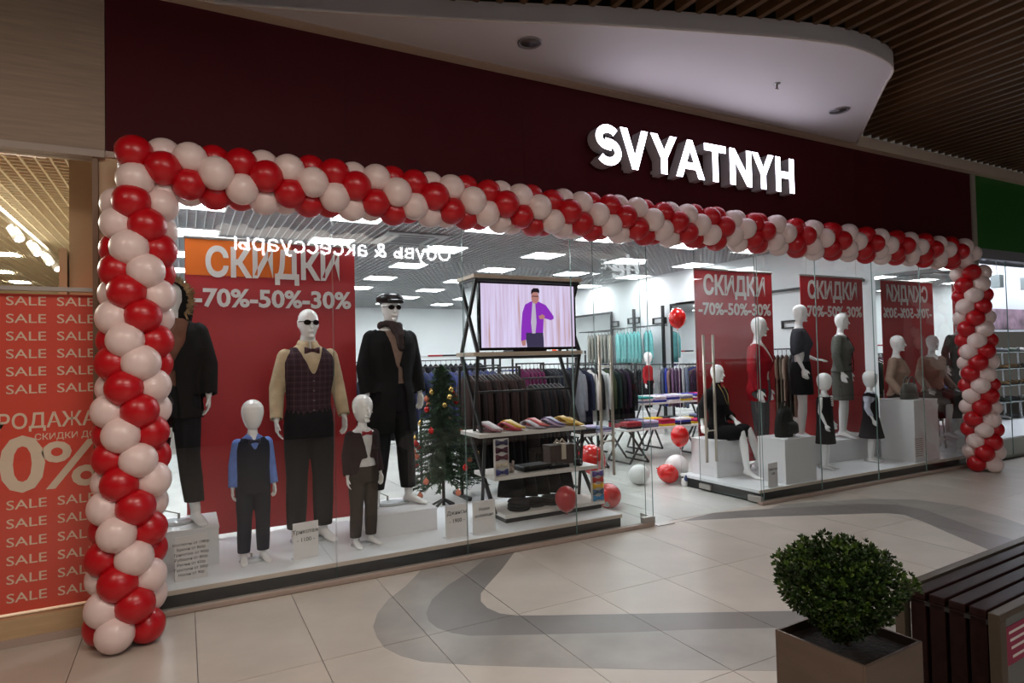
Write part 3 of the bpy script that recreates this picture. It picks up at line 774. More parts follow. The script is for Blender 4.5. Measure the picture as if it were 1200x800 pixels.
r_, J = figure('mannequin', 'white mannequin in black coat, flat cap, scarf and dark glasses', 'male', (1.66, .86, .33), RZL, 1.87,
   [((-.235, .02, 1.18), (-.235, -.04, .95), (.0, -.10, -1), (1, -.3, 0)), ((.235, .03, 1.18), (.255, -.03, .95), (0, -.10, -1), (-1, -.3, 0))],
   legs=[((-.11, -.02, .50), (-.14, .05, .085), (-.5, -1, 0)), ((.11, -.02, .50), (.14, -.01, .085), (.45, -1, 0))],
   clothes=[dict(part='shirt', m=fabric('dusty_shirt', (.30, .20, .16)), typ='top', z0=.88, z1=1.50, inf=.012, sl=0, neck=1.50),
            dict(part='trousers', m=black_f, typ='trousers', z0=.13, z1=1.03, inf=.018),
            dict(part='coat', m=fabric('black_coat', (.010, .010, .011)), typ='top', z0=.62, z1=1.50, inf=.038, slinf=.030, neck=1.50, flare=.015, v=1.16, vw=.25, opened=(.016, .03, 1.1, .12))])
hc, hx, hy, hz, HX, HY = J['head']
sc_m = fabric('grey_brown_scarf', (.05, .035, .035))
mb = MB(); mb.tube([(.085 * math.cos(a), .01 + .082 * math.sin(a), 1.545 + .01 * math.sin(a * 2)) for a in [math.radians(q) for q in range(-90, 271, 24)]], .030, 10)
mb.tube([(-.02, -.09, 1.53), (.02, -.135, 1.45), (.03, -.155, 1.34)], [.035, .034, .030], 10, flat=.6, ref=(0, 1, 0)).tube([(.05, -.08, 1.53), (.045, -.13, 1.46), (.015, -.15, 1.38)], [.03, .032, .028], 10, flat=.6)
obj('scarf', remeshed(mb, .009, 2), r_).data.materials.append(sc_m)
mb = MB().loft([(hc + Vector((0, .01, .045)), hx * 1.12, hy * 1.10), (hc + Vector((0, .012, .065)), hx * 1.5, hy * 1.35), (hc + Vector((0, .008, .095)), hx * 1.55, hy * 1.38), (hc + Vector((0, 0, .125)), hx * 1.05, hy * 1.0), (hc + Vector((0, 0, .132)), hx * .3, hy * .3)], 24)
mb.loft([(hc + Vector((0, -hy * 1.05, .040)), hx * .95, .016), (hc + Vector((0, -hy * 1.30, .052)), hx * .9, .045), (hc + Vector((0, -hy * 1.1, .075)), hx * .9, .03)], 18)
mb.build('flat_cap', mat('leather_black', (.012, .012, .013), .3), r_); glasses(r_, J)
r_, J = figure('mannequin', 'white mannequin in long black fur-hooded coat behind the balloon column', 'male', (-.07, .78, .42), math.radians(-14), 1.82,
   [((-.235, .02, 1.18), (-.235, -.04, .95), (.0, -.10, -1), (1, -.3, 0)), ((.235, .03, 1.18), (.255, -.03, .95), (0, -.10, -1), (-1, -.3, 0))],
   legs=[((-.11, -.02, .50), (-.14, .05, .085), (-.6, -1, 0)), ((.11, -.02, .50), (.15, .0, .085), (.55, -1, 0))],
   clothes=[dict(part='trousers', m=black_f, typ='trousers', z0=.15, z1=1.03, inf=.020),
            dict(part='jumper', m=fabric('rust_brown_jumper', (.20, .09, .06)), typ='top', z0=.86, z1=1.54, inf=.016, sl=0, neck=1.54),
            dict(part='coat', m=fabric('parka_black', (.013, .012, .012)), typ='top', z0=.78, z1=1.52, inf=.045, slinf=.036, neck=1.52, v=1.12, vw=.5, opened=(.07, -.02, 1.1, .1))])
hc = J['head'][0]
mb = MB(); mb.loft([((0, .05, 1.50), .12, .09), ((0, .065, 1.58), .13, .10), ((0, .06, 1.70), .135, .11), ((0, .05, 1.80), .10, .09), ((0, .05, 1.83), .03, .03)], 20)
mb.build('hood', M['parka_black'], r_)
fur = MB(); rf = random.Random(2)
for k in range(420):
    a = rf.uniform(-2.3, 2.3); t = rf.gauss(0, .025)
    c_ = Vector((math.sin(a) * .125, -.035 - .05 * math.cos(a) * 0 + t, 1.665 + math.cos(a) * .150))
    d = Vector((math.sin(a) + rf.uniform(-.5, .5), rf.uniform(-.9, .3), math.cos(a) + rf.uniform(-.5, .5))).normalized() * rf.uniform(.03, .065)
    q = d.cross(Vector((0, 1, .3))).normalized() * .006
    fur.add([c_ - q, c_ + q, c_ + d + q * .3, c_ + Vector((0, .006, 0)), c_ + d], [(0, 1, 2), (0, 3, 4), (1, 3, 4)])
fur.build('fur_trim', mat('fur_brown', (.27, .18, .09), .9, nscale=12, namt=.6), r_, kind='stuff')
MB().box((.0, .035), (-.16, -.156), (.66, .73)).build('price_tag', mat('paper_white', (.8, .8, .8), .7), r_)
# ---------------- right window
wool = fabric('black_knit', (.010, .008, .009))
r_, J = figure('mannequin', 'white seated mannequin in black knit dress with crossed legs', 'female', (5.80, 1.0, STZ), math.radians(10), 1.68,
   [((-.27, .06, 1.20), (-.42, -.06, 1.03), (-.5, -.55, -.35), (0, -.2, -1), .3), ((.21, .03, 1.17), (.10, -.20, 1.06), (-.4, -.6, -.45), (0, -.1, -1), .5)],
   legs=[((-.03, -.37, .56), (-.02, -.42, .085), (.1, -1, 0)), ((.09, -.40, .59), (.26, -.42, .17), (.6, -.9, -.3))], drop=.36, base=False, tip=.6,
   clothes=[dict(part='dress_top', m=wool, typ='top', z0=.84, z1=1.56, inf=.014, slinf=.03, sl=.85, neck=1.555)])
mb = MB()
for hp, kn, an in J['legs']: mb.tube([hp + Vector((0, .03, .0)), hp.lerp(kn, .55), hp.lerp(kn, .86)], [.115, .10, .088], 16)
mb.loft([((0, .01, .48), .17, .13), ((0, .01, .58), .175, .13), ((0, 0, .68), .15, .115)], 20)
obj('dress_skirt', remeshed(mb, .011, 3), r_).data.materials.append(wool)
mb = MB(); mb.tube([(-.05, -.06, 1.17), (-.045, -.13, 1.06), (-.01, -.155, .92), (.03, -.155, .90), (.05, -.13, 1.04), (.055, -.055, 1.17)], .005, 6)
mb.build('necklace', mat('gold_chain', (.45, .33, .12), .3, .8), r_)
cardi = fabric('red_cardigan', (.30, .008, .016)); tweed = plaid('grey_check', (.09, .09, .095), (.14, .14, .14), (.05, .05, .05), 40)
wh = lambda a, e: [((-.20 - e, .04, 1.17), (-.22 - e, -.04, .94), (-.06, -.15, -1), (1, -.3, 0)), ((.20 + a, .03, 1.17), (.22 + a, -.05, .94), (.05, -.15, -1), (-1, -.3, 0))]
r_, J = figure('mannequin', 'white mannequin in long red cardigan over pale blouse and grey checked trousers', 'female', (6.46, .92, STZ), math.radians(30), 1.93, wh(.02, .02), turn=.5, tip=.6,
   clothes=[dict(part='blouse', m=fabric('pale_blouse', (.56, .46, .40)), typ='top', z0=.96, z1=1.50, inf=.012, sl=0, neck=1.48, v=1.36, vw=.45),
            dict(part='trousers', m=tweed, typ='trousers', z0=.12, z1=1.05, inf=.014),
            dict(part='cardigan', m=cardi, typ='top', z0=.80, z1=1.48, inf=.028, slinf=.022, neck=1.46, v=1.12, vw=.32, opened=(.07, 0, 1.1, .1))])
grey_j = fabric('grey_jumper', (.060, .062, .075))
r_, J = figure('mannequin', 'white mannequin in grey jumper and black skirt, tallest at the back', 'female', (7.33, .98, .42), math.radians(34), 1.83,
   [((-.20, .06, 1.18), (-.20, -.04, .95), (.0, -.2, -1), (1, -.2, 0)), ((.21, .04, 1.17), (.27, -.17, 1.06), (.5, -.8, -.1), (0, 0, -1), .2)], turn=.35, tip=.6,
   clothes=[dict(part='jumper', m=grey_j, typ='top', z0=.99, z1=1.50, inf=.016, slinf=.020, sl=.62, neck=1.48, v=1.40, vw=.6),
            dict(part='skirt', m=black_f, typ='skirt', z0=.60, z1=1.04, inf=.018, flare=.03)])
jack = plaid('grey_tweed_jacket', (.115, .115, .10), (.15, .15, .14), (.08, .08, .07), 60)
r_, J = figure('mannequin', 'white mannequin in grey piped jacket and matching knee skirt', 'female', (8.02, .86, .42), math.radians(26), 1.71,
   wh(.03, .03), turn=.4, tip=.5,
   clothes=[dict(part='blouse', m=white_s, typ='top', z0=1.0, z1=1.50, inf=.012, sl=0, neck=1.49, v=1.40, vw=.3),
            dict(part='skirt', m=jack, typ='skirt', z0=.54, z1=1.05, inf=.016, flare=.015),
            dict(part='jacket', m=jack, typ='top', z0=.95, z1=1.48, inf=.028, slinf=.024, neck=1.47, v=1.05, vw=.20, opened=(.03, 0, 1.1, .1))])
MB().tube([(-.17, -.05, .955), (-.10, -.125, .955), (-.035, -.15, .955), (-.035, -.155, 1.10), (-.07, -.13, 1.3), (-.085, -.09, 1.45)], .006, 6).build('piping', black_f, r_)
MB().bar((-.14, -.11, 1.04), (-.07, -.142, 1.07), .012).build('pocket_trim', black_f, r_)
for (x, y, lab, rz) in ((7.12, .50, 'white child mannequin in black pinafore and white ruffled jabot', 20), (8.05, .50, 'white child mannequin in flared black pinafore and pale blue sleeves', 24)):
    sec = x > 7.5
    r_, J = figure('mannequin', lab, 'child', (x, y, STZ), math.radians(rz), 1.22 , [((-.195, .03, 1.05), (-.20, -.07, .83), (.05, -.25, -1), (1, -.3, 0)), ((.195, .02, 1.05), (.20, -.09, .84), (-.05, -.25, -1), (-1, -.3, 0))], face=False, base=True,
       clothes=([dict(part='blouse', m=fabric('pale_blue_blouse', (.50, .52, .62)), typ='top', z0=.9, z1=1.37, inf=.010, slinf=.016, neck=1.36, v=1.30, vw=.4, collar=(1.36, .058), collar_m=white_s)] if sec else
                [dict(part='blouse', m=white_s, typ='top', z0=.9, z1=1.38, inf=.008, sl=0, neck=1.385)]) +
               [dict(part='pinafore', m=wool, typ='top', z0=.78, z1=1.33, inf=.020, sl=.06 if sec else 0, slinf=.03, neck=1.33, v=1.20 if sec else None, vw=.5),
                dict(part='pinafore_skirt', m=wool, typ='skirt', z0=.46, z1=.86, inf=.020, flare=.22 if sec else .08)])
    if not sec:
        mb = MB()
        for k in range(5): mb.tube([(-.03 - k * .006, -.125 - k * .004, 1.34 - k * .04), (0, -.15, 1.325 - k * .04), (.03 + k * .006, -.125 - k * .004, 1.34 - k * .04)], .014, 8, flat=.6)
        mb.build('jabot', white_s, r_)
beige_k = fabric('beige_jumper', (.36, .25, .19))
r_, J = figure('mannequin', 'white seated mannequin in beige jumper and dark skirt behind the handbag', 'female', (9.05, .72, STZ), math.radians(18), 1.80,
   [((-.22, .05, 1.17), (-.28, -.10, .97), (.0, -.3, -1), (1, -.3, 0)), ((.22, .02, 1.17), (.20, -.14, .98), (-.1, -.5, -.8), (-1, -.2, -.3))],
   legs=[((-.10, -.36, .74), (-.08, -.30, .30), (0, -1, 0)), ((.10, -.38, .74), (.12, -.34, .28), (.1, -1, 0))], drop=.12, base=False,
   clothes=[dict(part='jumper', m=beige_k, typ='top', z0=.92, z1=1.49, inf=.018, slinf=.026, neck=1.47, v=1.42, vw=.7)])
mb = MB()
for hp, kn, an in J['legs']: mb.tube([hp, hp.lerp(kn, .5), kn + Vector((0, .02, 0))], [.115, .105, .10], 16)
mb.loft([((0, 0, .66), .18, .14), ((0, 0, .78), .175, .13), ((0, 0, .92), .14, .11)], 20)
mb.loft([((0, -.30, .80), .18, .12), ((0, -.30, .62), .19, .12), ((0, -.28, .46), .20, .13)], 20)
obj('skirt', remeshed(mb, .012, 3), r_).data.materials.append(fabric('dark_brown_skirt', (.03, .026, .022)))
t = thing('stool', 'clear round stool under the seated mannequin in the beige jumper', 'stool', (9.05, .74, STZ))
MB().loft([((0, 0, .56), .17, .17), ((0, 0, .60), .17, .17)], 24).build('seat', mat('stool_white', (.7, .7, .7), .3), t)
for a in range(4): MB().bar((.12 * math.cos(a * PI / 2), .12 * math.sin(a * PI / 2), .56), (.16 * math.cos(a * PI / 2), .16 * math.sin(a * PI / 2), 0), .02, n=8).build('leg', M['brushed_steel'], t)
# ================================================================ banners in the windows
ban_r = mat('banner_red', (.42, .018, .022), .45); ban_o = mat('painted_orange_reflection', (.78, .16, .015), .45); prt = mat('print_white', (.72, .66, .62), .6)
def banner(x0, x1, label, orange=False):
    y = 1.33; z0, z1 = .16, 2.70; cx = (x0 + x1) / 2; W = x1 - x0
    t = thing('sale_banner', label, 'banner', (cx, y, 0), world=True)
    box('sheet', (x0, x1), (y - .003, y + .003), (z0, z1), ban_r, t)
    if orange: box('painted_reflection', (x0 + .003, x0 + .60 * W), (y - .0045, y - .0031), (2.385, z1 - .002), ban_o, t)  # warm reflection in the window glass, painted on the sheet in orange
    MB().bar((x0 - .01, y, z1 + .01), (x1 + .01, y, z1 + .01), .03, n=8).build('hanging_rod', M['brushed_steel'], t)
    for q in (.1, .9): MB().bar((x0 + q * W, y, z1 + .015), (x0 + q * W, y, HC), .004, n=4).build('wire', M['brushed_steel'], t)
    text('heading', 'СКИДКИ', .34, prt, t, (cx + .01, y - .006, 2.385), bold=.034, width=W * .79)
    text('discount_print', '-70%-50%-30%', .215, prt, t, (cx + .01, y - .006, 2.12), bold=.030, width=W * .93)
banner(.02, 1.46, 'tall red sale banner with painted orange reflection behind the left window mannequins', True)
banner(5.80, 7.24, 'red sale banner behind the mannequin in the red cardigan')
banner(7.83, 9.26, 'red sale banner behind the mannequin in the grey piped jacket')
# ================================================================ price cards
card_m = mat('card_white', (.74, .71, .70), .5); ink = mat('ink', (.05, .045, .045), .6)
def card(x, y, w_, h, rz, lines, label, size, z=STZ):
    t = thing('price_card', label, 'price card', (x, y, z), rz)
    MB().box((-w_ / 2, w_ / 2), (-.004, .004), (0, h)).build('card', card_m, t)
    MB().box((-w_ / 2, w_ / 2), (.004, .06), (0, .003)).build('foot', M['base_glass'], t)
    zz = h * .70 if len(lines) < 4 else h * .80
    for s_ in lines:
        text('print', s_, size, ink, t, (0, -.0055, zz), bold=.004, depth=.001); zz -= size * 1.32 if len(lines) > 3 else size * 1.45
card(.04, .25, .20, .30, math.radians(6), ['Костюмы от 1980р', 'Брюки от 860р', 'Трикотаж от 900р', 'Рубашки от 800р', 'Ремни от 420р', 'Галстуки от 380р', 'Носки от 90р'], 'white price card with seven printed lines beside the balloon column', .026)
card(.81, .31, .19, .27, math.radians(8), ['Трикотаж', '- 1100 -'], 'white price card reading knitwear 1100 between the two child mannequins', .042)
card(2.00, .21, .21, .27, math.radians(6), ['Джинсы', '- 1900 -'], 'white price card reading jeans 1900 near the glass', .046)
card(2.25, .21, .22, .27, math.radians(6), ['Новая', 'коллекция'], 'white new collection card to the right of the jeans price card', .036)
card(5.70, .13, .17, .26, math.radians(6), ['Трикотаж', '1100'], 'white price card leaning at the front of the right window stage', .034)
t = thing('list_card', 'small striped list card standing against the tall display box', 'price card', (8.46, .127, .19))
MB().box((-.10, .10), (-.002, .002), (0, .28)).build('card', card_m, t)
for k in range(9): MB().box((-.08, .08), (-.0035, -.002), (.03 + k * .027, .040 + k * .027)).build('printed_line', mat('line_brown', (.30, .18, .14), .6), t)
# ================================================================ television and display shelving
wd = mat('shelf_pale_wood', (.52, .42, .32), .5, nscale=6, namt=.1, stretch=(.5, 6, 6)); blk = mat('black_metal', (.014, .013, .013), .45)
shw = mat('shelf_white', (.62, .59, .55), .4)
t = thing('display_shelving', 'black metal display unit with pale shelves holding the television and ties', 'shelving', (2.9, .6, STZ), world=True)
box('top_board', (2.29, 3.44), (.40, .80), (2.335, 2.37), wd, t, .003)
box('tv_board', (2.27, 3.43), (.40, .80), (1.635, 1.67), wd, t, .003)
box('tie_shelf', (2.30, 3.43), (.38, .80), (.91, .945), shw, t, .003)
box('middle_shelf', (2.43, 3.54), (.36, .80), (.525, .56), shw, t, .003)
box('bottom_shelf', (2.52, 3.60), (.34, .80), (.185, .22), shw, t, .003)
box('base', (2.54, 3.58), (.37, .78), (STZ, .185), blk, t)
for x in (2.32, 3.40):
    MB().bar((x, .42, 2.335), (x, .60, 2.0), .028).bar((x, .60, 2.0), (x, .42, 1.67), .028).bar((x, .78, 2.335), (x, .60, 2.0), .028).bar((x, .60, 2.0), (x, .78, 1.67), .028).bar((x, .42, 2.325), (x, .78, 2.325), .025).build('side_frame', blk, t)
    e = .06 if x < 3 else .03
    MB().bar((x, .42, 1.635), (x + e, .66, .945), .028).bar((x, .78, 1.635), (x + e, .50, .945), .028).bar((x + e, .44, .91), (x + .14, .70, .22), .028).bar((x + e, .76, .91), (x + .14, .42, .22), .028).build('side_frame', blk, t)
MB().bar((2.32, .42, 2.32), (3.40, .42, 2.32), .025).bar((2.32, .42, 1.62), (3.40, .42, 1.62), .025).build('cross_rail', blk, t)
MB().bar((2.36, .62, 1.30), (3.42, .62, 1.30), .022).build('cross_rail', blk, t)
# television
tv = thing('television', 'flat television playing a man in a purple shirt, on the display unit', 'television', (2.9, .55, 1.68), world=True)
x0, x1, z0, z1, yt = 2.36, 3.40, 1.685, 2.315, .46
box('housing', (x0, x1), (yt, yt + .05), (z0, z1), mat('tv_black', (.008, .008, .009), .2), tv, .004)
MB().box((2.7, 3.06), (yt + .0, yt + .2), (1.672, 1.686)).build('stand', M['tv_black'], tv)
scr = bpy.data.materials.new('tv_picture'); scr.use_nodes = True; nt = scr.node_tree; nt.nodes.clear()
out = nt.nodes.new('ShaderNodeOutputMaterial'); e = nt.nodes.new('ShaderNodeEmission'); e.inputs[1].default_value = .50
tc = nt.nodes.new('ShaderNodeTexCoord'); mp = nt.nodes.new('ShaderNodeMapping'); mp.inputs['Scale'].default_value = (14, 1, .6)
n = nt.nodes.new('ShaderNodeTexNoise'); n.inputs['Scale'].default_value = 2.2; n.inputs['Detail'].default_value = 3
cr = nt.nodes.new('ShaderNodeValToRGB'); el = cr.color_ramp.elements; el[0].position = .30; el[0].color = (.55, .33, .30, 1); el[1].position = .62; el[1].color = (.78, .68, .95, 1)
q = el.new(.42); q.color = (.66, .52, .72, 1)
nt.links.new(tc.outputs['Object'], mp.inputs[0]); nt.links.new(mp.outputs[0], n.inputs['Vector']); nt.links.new(n.outputs['Fac'], cr.inputs[0]); nt.links.new(cr.outputs[0], e.inputs[0]); nt.links.new(e.outputs[0], out.inputs[0])
sx0, sx1, sz0, sz1 = x0 + .018, x1 - .022, z0 + .025, z1 - .020
box('screen', (sx0, sx1), (yt - .002, yt), (sz0, sz1), scr, tv)
def flat(nm, pts, m, d):
    mb = MB(); n = len(pts); P = [(sx0 + a * (sx1 - sx0), yt - .002 - d, sz0 + b * (sz1 - sz0)) for a, b in pts]
    from mathutils.geometry import tessellate_polygon
    tri = tessellate_polygon([[Vector((p[0], p[2], 0)) for p in P]])
    mb.add(P, tri); o = mb.build(nm, m, tv); return o
def ell(cx, cz, a, b, n=16): return [(cx + a * math.cos(2 * PI * k / n), cz + b * math.sin(2 * PI * k / n)) for k in range(n)]
flat('screen_figure', [(.47, 0), (.46, .10), (.45, .20), (.455, .235), (.645, .235), (.65, .10), (.65, 0)], emit('pic_trousers', (.05, .04, .09), .48), .0004)
flat('screen_figure', [(.405, .10), (.41, .30), (.425, .55), (.455, .68), (.52, .735), (.60, .735), (.68, .68), (.72, .60), (.765, .50), (.765, .455), (.73, .435), (.655, .47), (.645, .23), (.46, .23), (.458, .12)], emit('pic_purple', (.28, .035, .52), .48), .0008)
flat('screen_figure', [(.535, .72), (.565, .72), (.575, .40), (.56, .22), (.525, .22), (.515, .40)], emit('pic_tie', (.55, .48, .62), .48), .0012)
flat('screen_figure', ell(.565, .80, .042, .105), emit('pic_skin', (.50, .22, .20), .48), .0012)
flat('screen_figure', [(.520, .84), (.525, .915), (.55, .95), (.60, .95), (.615, .91), (.607, .86), (.59, .885), (.55, .885), (.53, .86)], emit('pic_hair', (.02, .014, .018), .48), .0016)
flat('screen_figure', [(.600, .50), (.64, .53), (.67, .50), (.655, .455), (.61, .45)], M['pic_skin'], .0014)
flat('screen_figure', [(.405, .10), (.455, .12), (.45, .03), (.42, .02)], M['pic_skin'], .0014)
flat('screen_figure', [(.530, .825), (.60, .825), (.60, .812), (.53, .812)], M['pic_hair'], .0018)
# ties, bow ties and goods on the shelves
def ribbon(pts, wd_, th=.004):
    v = []; f = []
    for i, (p, ww) in enumerate(zip(pts, wd_)):
        p = Vector(p); a = Vector(pts[max(0, i - 1)]); b = Vector(pts[min(len(pts) - 1, i + 1)]); d = (b - a).normalized(); s_ = d.cross(Vector((0, 0, 1)))
        s_ = s_.normalized() if s_.length > .1 else Vector((1, 0, 0)); u = s_.cross(d).normalized()
        for x, y in ((-1, -1), (1, -1), (1, 1), (-1, 1)): v.append(p + s_ * ww / 2 * x + u * th / 2 * y)
    n = len(pts)
    for i in range(n - 1):
        for k in range(4): f.append((i * 4 + k, i * 4 + (k + 1) % 4, i * 4 + 4 + (k + 1) % 4, i * 4 + 4 + k))
    f += [(0, 1, 2, 3), (n * 4 - 4, n * 4 - 1, n * 4 - 2, n * 4 - 3)]
    return MB().add(v, f, True)
def tie(x, y, z, col, nm, label, long_=True):
    m = mat('silk_' + nm, col, .38, nscale=30, namt=.15)
    t = thing('necktie', label, 'tie', (x, y, z), math.radians(random.uniform(-54, -46)), 'folded neckties on the upper shelf')
    pts = [(-.10, .05, .012), (-.09, .04, .045), (-.05, .02, .062), (0, -.005, .045), (.07, -.03, .018), (.13, -.05, .010)]
    ribbon([(a_ * 1.1, b_, c_ * 1.15) for a_, b_, c_ in pts], [.075, .08, .085, .09, .095, .045], .008).build('blade', m, t)
    ribbon([(-.10, .05, .012), (-.05, .03, .010), (.02, 0, .008), (.08, -.02, .006)], [.08, .09, .09, .06], .012).build('tail', m, t)
ties = [('white', (.62, .58, .60), 'white'), ('pink', (.30, .12, .14), 'dusty pink'), ('yellow', (.72, .45, .02), 'yellow'), ('red', (.42, .03, .05), 'dark red'), ('silver', (.45, .40, .46), 'silver'), ('coral', (.62, .10, .09), 'coral red'), ('violet', (.11, .07, .19), 'violet'), ('lilac', (.32, .24, .36), 'lilac grey'), ('gold', (.72, .42, .03), 'golden yellow'), ('amber', (.75, .50, .10), 'pale amber')]
xs = [(2.50, 1, 0), (2.47, -1, 1), (2.73, 1, 2), (2.68, -1, 3), (2.92, -1, 4), (2.99, 1, 5), (3.17, 1, 6), (3.13, -1, 7), (3.36, -1, 8), (3.32, 1, 9)]
for x, lev, i in xs:
    nm, col, w_ = ties[i]
    tie(x - .02, .54 if lev > 0 else .50, .949 + (.012 if lev > 0 else 0), col, nm, w_ + ' folded necktie on the upper white shelf')
def bowrack(x, y, z, h, cols, label, rz=0):
    t = thing('bow_tie_rack', label, 'bow tie rack', (x, y, z), rz)
    box('panel', (-.075, .075), (-.004, .004), (0, h), mat('rack_white', (.66, .62, .60), .5), t)
    n = len(cols); d = h / n
    for k, (nm, c_) in enumerate(cols):
        m = mat('bow_' + nm, c_, .45); zz = h - d * (k + .5); mb = MB()
        for s_ in (-1, 1):
            mb.loft([((s_ * .006, -.018, zz), .010, .008, (0, 0, 1), (0, 1, 0)), ((s_ * .035, -.02, zz), .024, .012, (0, 0, 1), (0, 1, 0)), ((s_ * .06, -.016, zz), .030, .008, (0, 0, 1), (0, 1, 0))], 8)
        mb.box((-.010, .010), (-.034, -.004), (zz - .012, zz + .012)); mb.build('bow_tie', m, t)
bowrack(2.52, .40, .56, .33, [('navy', (.035, .03, .07)), ('plum', (.06, .012, .03)), ('wine', (.09, .015, .025)), ('cream', (.50, .42, .32)), ('ink', (.04, .045, .16))], 'white rack of five dark and cream bow ties on the middle shelf')
bowrack(3.53, .36, .22, .29, [('violet', (.09, .05, .25)), ('scarlet', (.45, .03, .02)), ('sun', (.75, .42, .01)), ('petrol', (.02, .07, .13)), ('azure', (.03, .20, .42))], 'white rack of bright coloured bow ties at the right end of the bottom shelf')
lea = fabric('black_leather', (.012, .012, .013), .35); gc = 'leather goods and folded clothes on the display unit'
t = thing('leather_case', 'black leather document case lying on the middle shelf', 'case', (2.92, .52, .56), .1)
MB().box((-.17, .15), (-.10, .10), (0, .05)).build('body', lea, t, .015); MB().box((-.17, .15), (-.104, -.06), (.05, .054)).build('flap', lea, t)
t = thing('belt_tray', 'flat black tray with silver belt buckles on the middle shelf', 'tray', (3.15, .50, .56))
MB().box((-.11, .11), (-.08, .08), (0, .03)).build('tray', lea, t, .004)
for q in (-.05, .04): MB().tube([(q - .022, -.03, .038), (q + .022, -.03, .038), (q + .022, .03, .038), (q - .022, .03, .038), (q - .022, -.03, .038)], .005, 6).build('buckle', mat('chrome', (.7, .7, .7), .15, 1), t)
t = thing('gift_box', 'brown lidded gift box with a pale ribbon on the middle shelf', 'box', (3.30, .66, .56))
MB().box((-.15, .15), (-.07, .07), (0, .17)).build('body', mat('gift_brown', (.055, .032, .024), .3), t, .004)
MB().box((-.155, .155), (-.075, .075), (.16, .19)).build('lid', M['gift_brown'], t, .004)
MB().box((-.025, .025), (-.08, .08), (.05, .20)).tube([(-.06, 0, .20), (-.03, 0, .235), (0, 0, .205), (.03, 0, .235), (.06, 0, .20)], .012, 6).build('ribbon', mat('ribbon_cream', (.55, .46, .36), .5), t)
t = thing('watch_box', 'small rounded dark watch box beside the gift box', 'box', (3.38, .46, .56))
MB().loft([((0, 0, 0), .045, .045), ((0, 0, .045), .05, .05), ((0, 0, .06), .035, .035)], 16).build('body', lea, t); MB().box((-.012, .012), (-.052, -.045), (.02, .04)).build('clasp', M['chrome'], t)
t = thing('patterned_scarf', 'small rolled patterned scarf beside the bow tie rack', 'scarf', (2.66, .50, .56))
MB().tube([(-.04, -.03, .03), (0, 0, .06), (.03, .03, .035), (0, -.03, .03)], .028, 8).build('roll', mat('scarf_print', (.28, .22, .19), .8, nscale=40, namt=.8), t)
MB().tube([(.02, -.02, .10), (.03, 0, .02)], .014, 6).build('end', M['scarf_print'], t)
rr = random.Random(5)
def heap(x, y, z, w_, d, h, m, name, label, cat, rz=0, grp=None):
    t = thing(name, label, cat, (x, y, z), rz, grp)
    mb = MB()
    for k in range(3):
        hh = h / 3
        mb2 = MB().loft([((rr.uniform(-.01, .01), rr.uniform(-.01, .01), k * hh + .001), w_ / 2 * .92, d / 2 * .92), ((0, 0, k * hh + hh * .3), w_ / 2, d / 2), ((0, 0, k * hh + hh * .8), w_ / 2 * (1 - .05 * k), d / 2 * (1 - .05 * k)), ((0, 0, k * hh + hh), w_ / 2 * (.85 - .1 * k), d / 2 * (.85 - .1 * k))], 14)
        mb2.build('fold', m, t)
for x, y, w_, h, lab in ((2.72, .46, .22, .10, 'black folded jumper at the left of the bottom shelf'), (2.92, .52, .22, .07, 'black folded scarf in the middle of the bottom shelf'), (3.10, .50, .22, .08, 'black folded gloves pile near the white balloon string'), (3.28, .52, .2, .07, 'black folded garment beside the bright bow tie rack')):
    heap(x, y, .22, w_, .20, h, black_f, 'folded_garment', lab, 'folded clothes', rr.uniform(-.3, .3), 'black clothes folded on the bottom shelf')
# ================================================================ hanging clothes
hgm = mat('hanger_black', (.02, .02, .02), .4)
GM = {}
def garment_meshes(kind, m):
    k = (kind, m.name)
    if k in GM: return GM[k]
    mb = MB(); L = {'jacket': .80, 'shirt': .72, 'skirt': .52, 'dress': 1.02}[kind]
    if kind == 'skirt':
        mb.loft([((0, 0, -.02), .17, .012), ((0, 0, -.08), .18, .018), ((0, 0, -L * .6), .21, .026), ((0, 0, -L), .22, .030)], 14)
    else:
        mb.loft([((0, 0, .0), .045, .018), ((0, 0, -.02), .08, .026), ((0, 0, -.05), .16, .030), ((0, 0, -.10), .215, .032), ((0, 0, -.25), .20, .036), ((0, 0, -.5), .20, .034), ((0, 0, -L), .215, .032)], 16)
        for s_ in (-1, 1): mb.tube([(s_ * .19, 0, -.085), (s_ * .225, -.005, -.20), (s_ * .235, -.01, -.38), (s_ * .225, -.02, -.60 if kind != 'dress' else -.40)], [.035, .040, .036, .030], 8, flat=.8)
    g = mb.mesh('cloth', m)
    h = MB(); h.tube([(-.17, 0, -.055), (0, 0, .01), (.17, 0, -.055)], .007, 5)
    h.tube([(0, 0, .01), (0, 0, .045), (.018, 0, .062), (.012, 0, .085), (-.012, 0, .085), (-.018, 0, .068)], .004, 5)
    GM[k] = (g, h.mesh('hanger', hgm)); return GM[k]
def hang_row(a, b, z, n, kind, mats_, label, group, names=None, cat='clothing', ang=None):
    a = Vector(a); b = Vector(b); d = (b - a).normalized(); base = math.atan2(d.y, d.x) + PI / 2
    for i in range(n):
        m = mats_[i % len(mats_)]; p = a.lerp(b, (i + .5) / n)
        cm, hm = garment_meshes(kind, m)
        lb = label if isinstance(label, str) else label[i % len(label)]
        nm = {'jacket': 'hanging_jacket', 'shirt': 'hanging_shirt', 'skirt': 'hanging_skirt', 'dress': 'hanging_dress'}[kind]
        lb = lb + ', ' + ORD[i] + (' from the left' if abs(d.x) > .7 else ' from the far end')
        g = thing(nm, lb, cat, (p.x, p.y, z - .085), base + rr.uniform(-.10, .10) + (ang or 0), group)
        obj('cloth', cm, g); obj('hanger', hm, g)
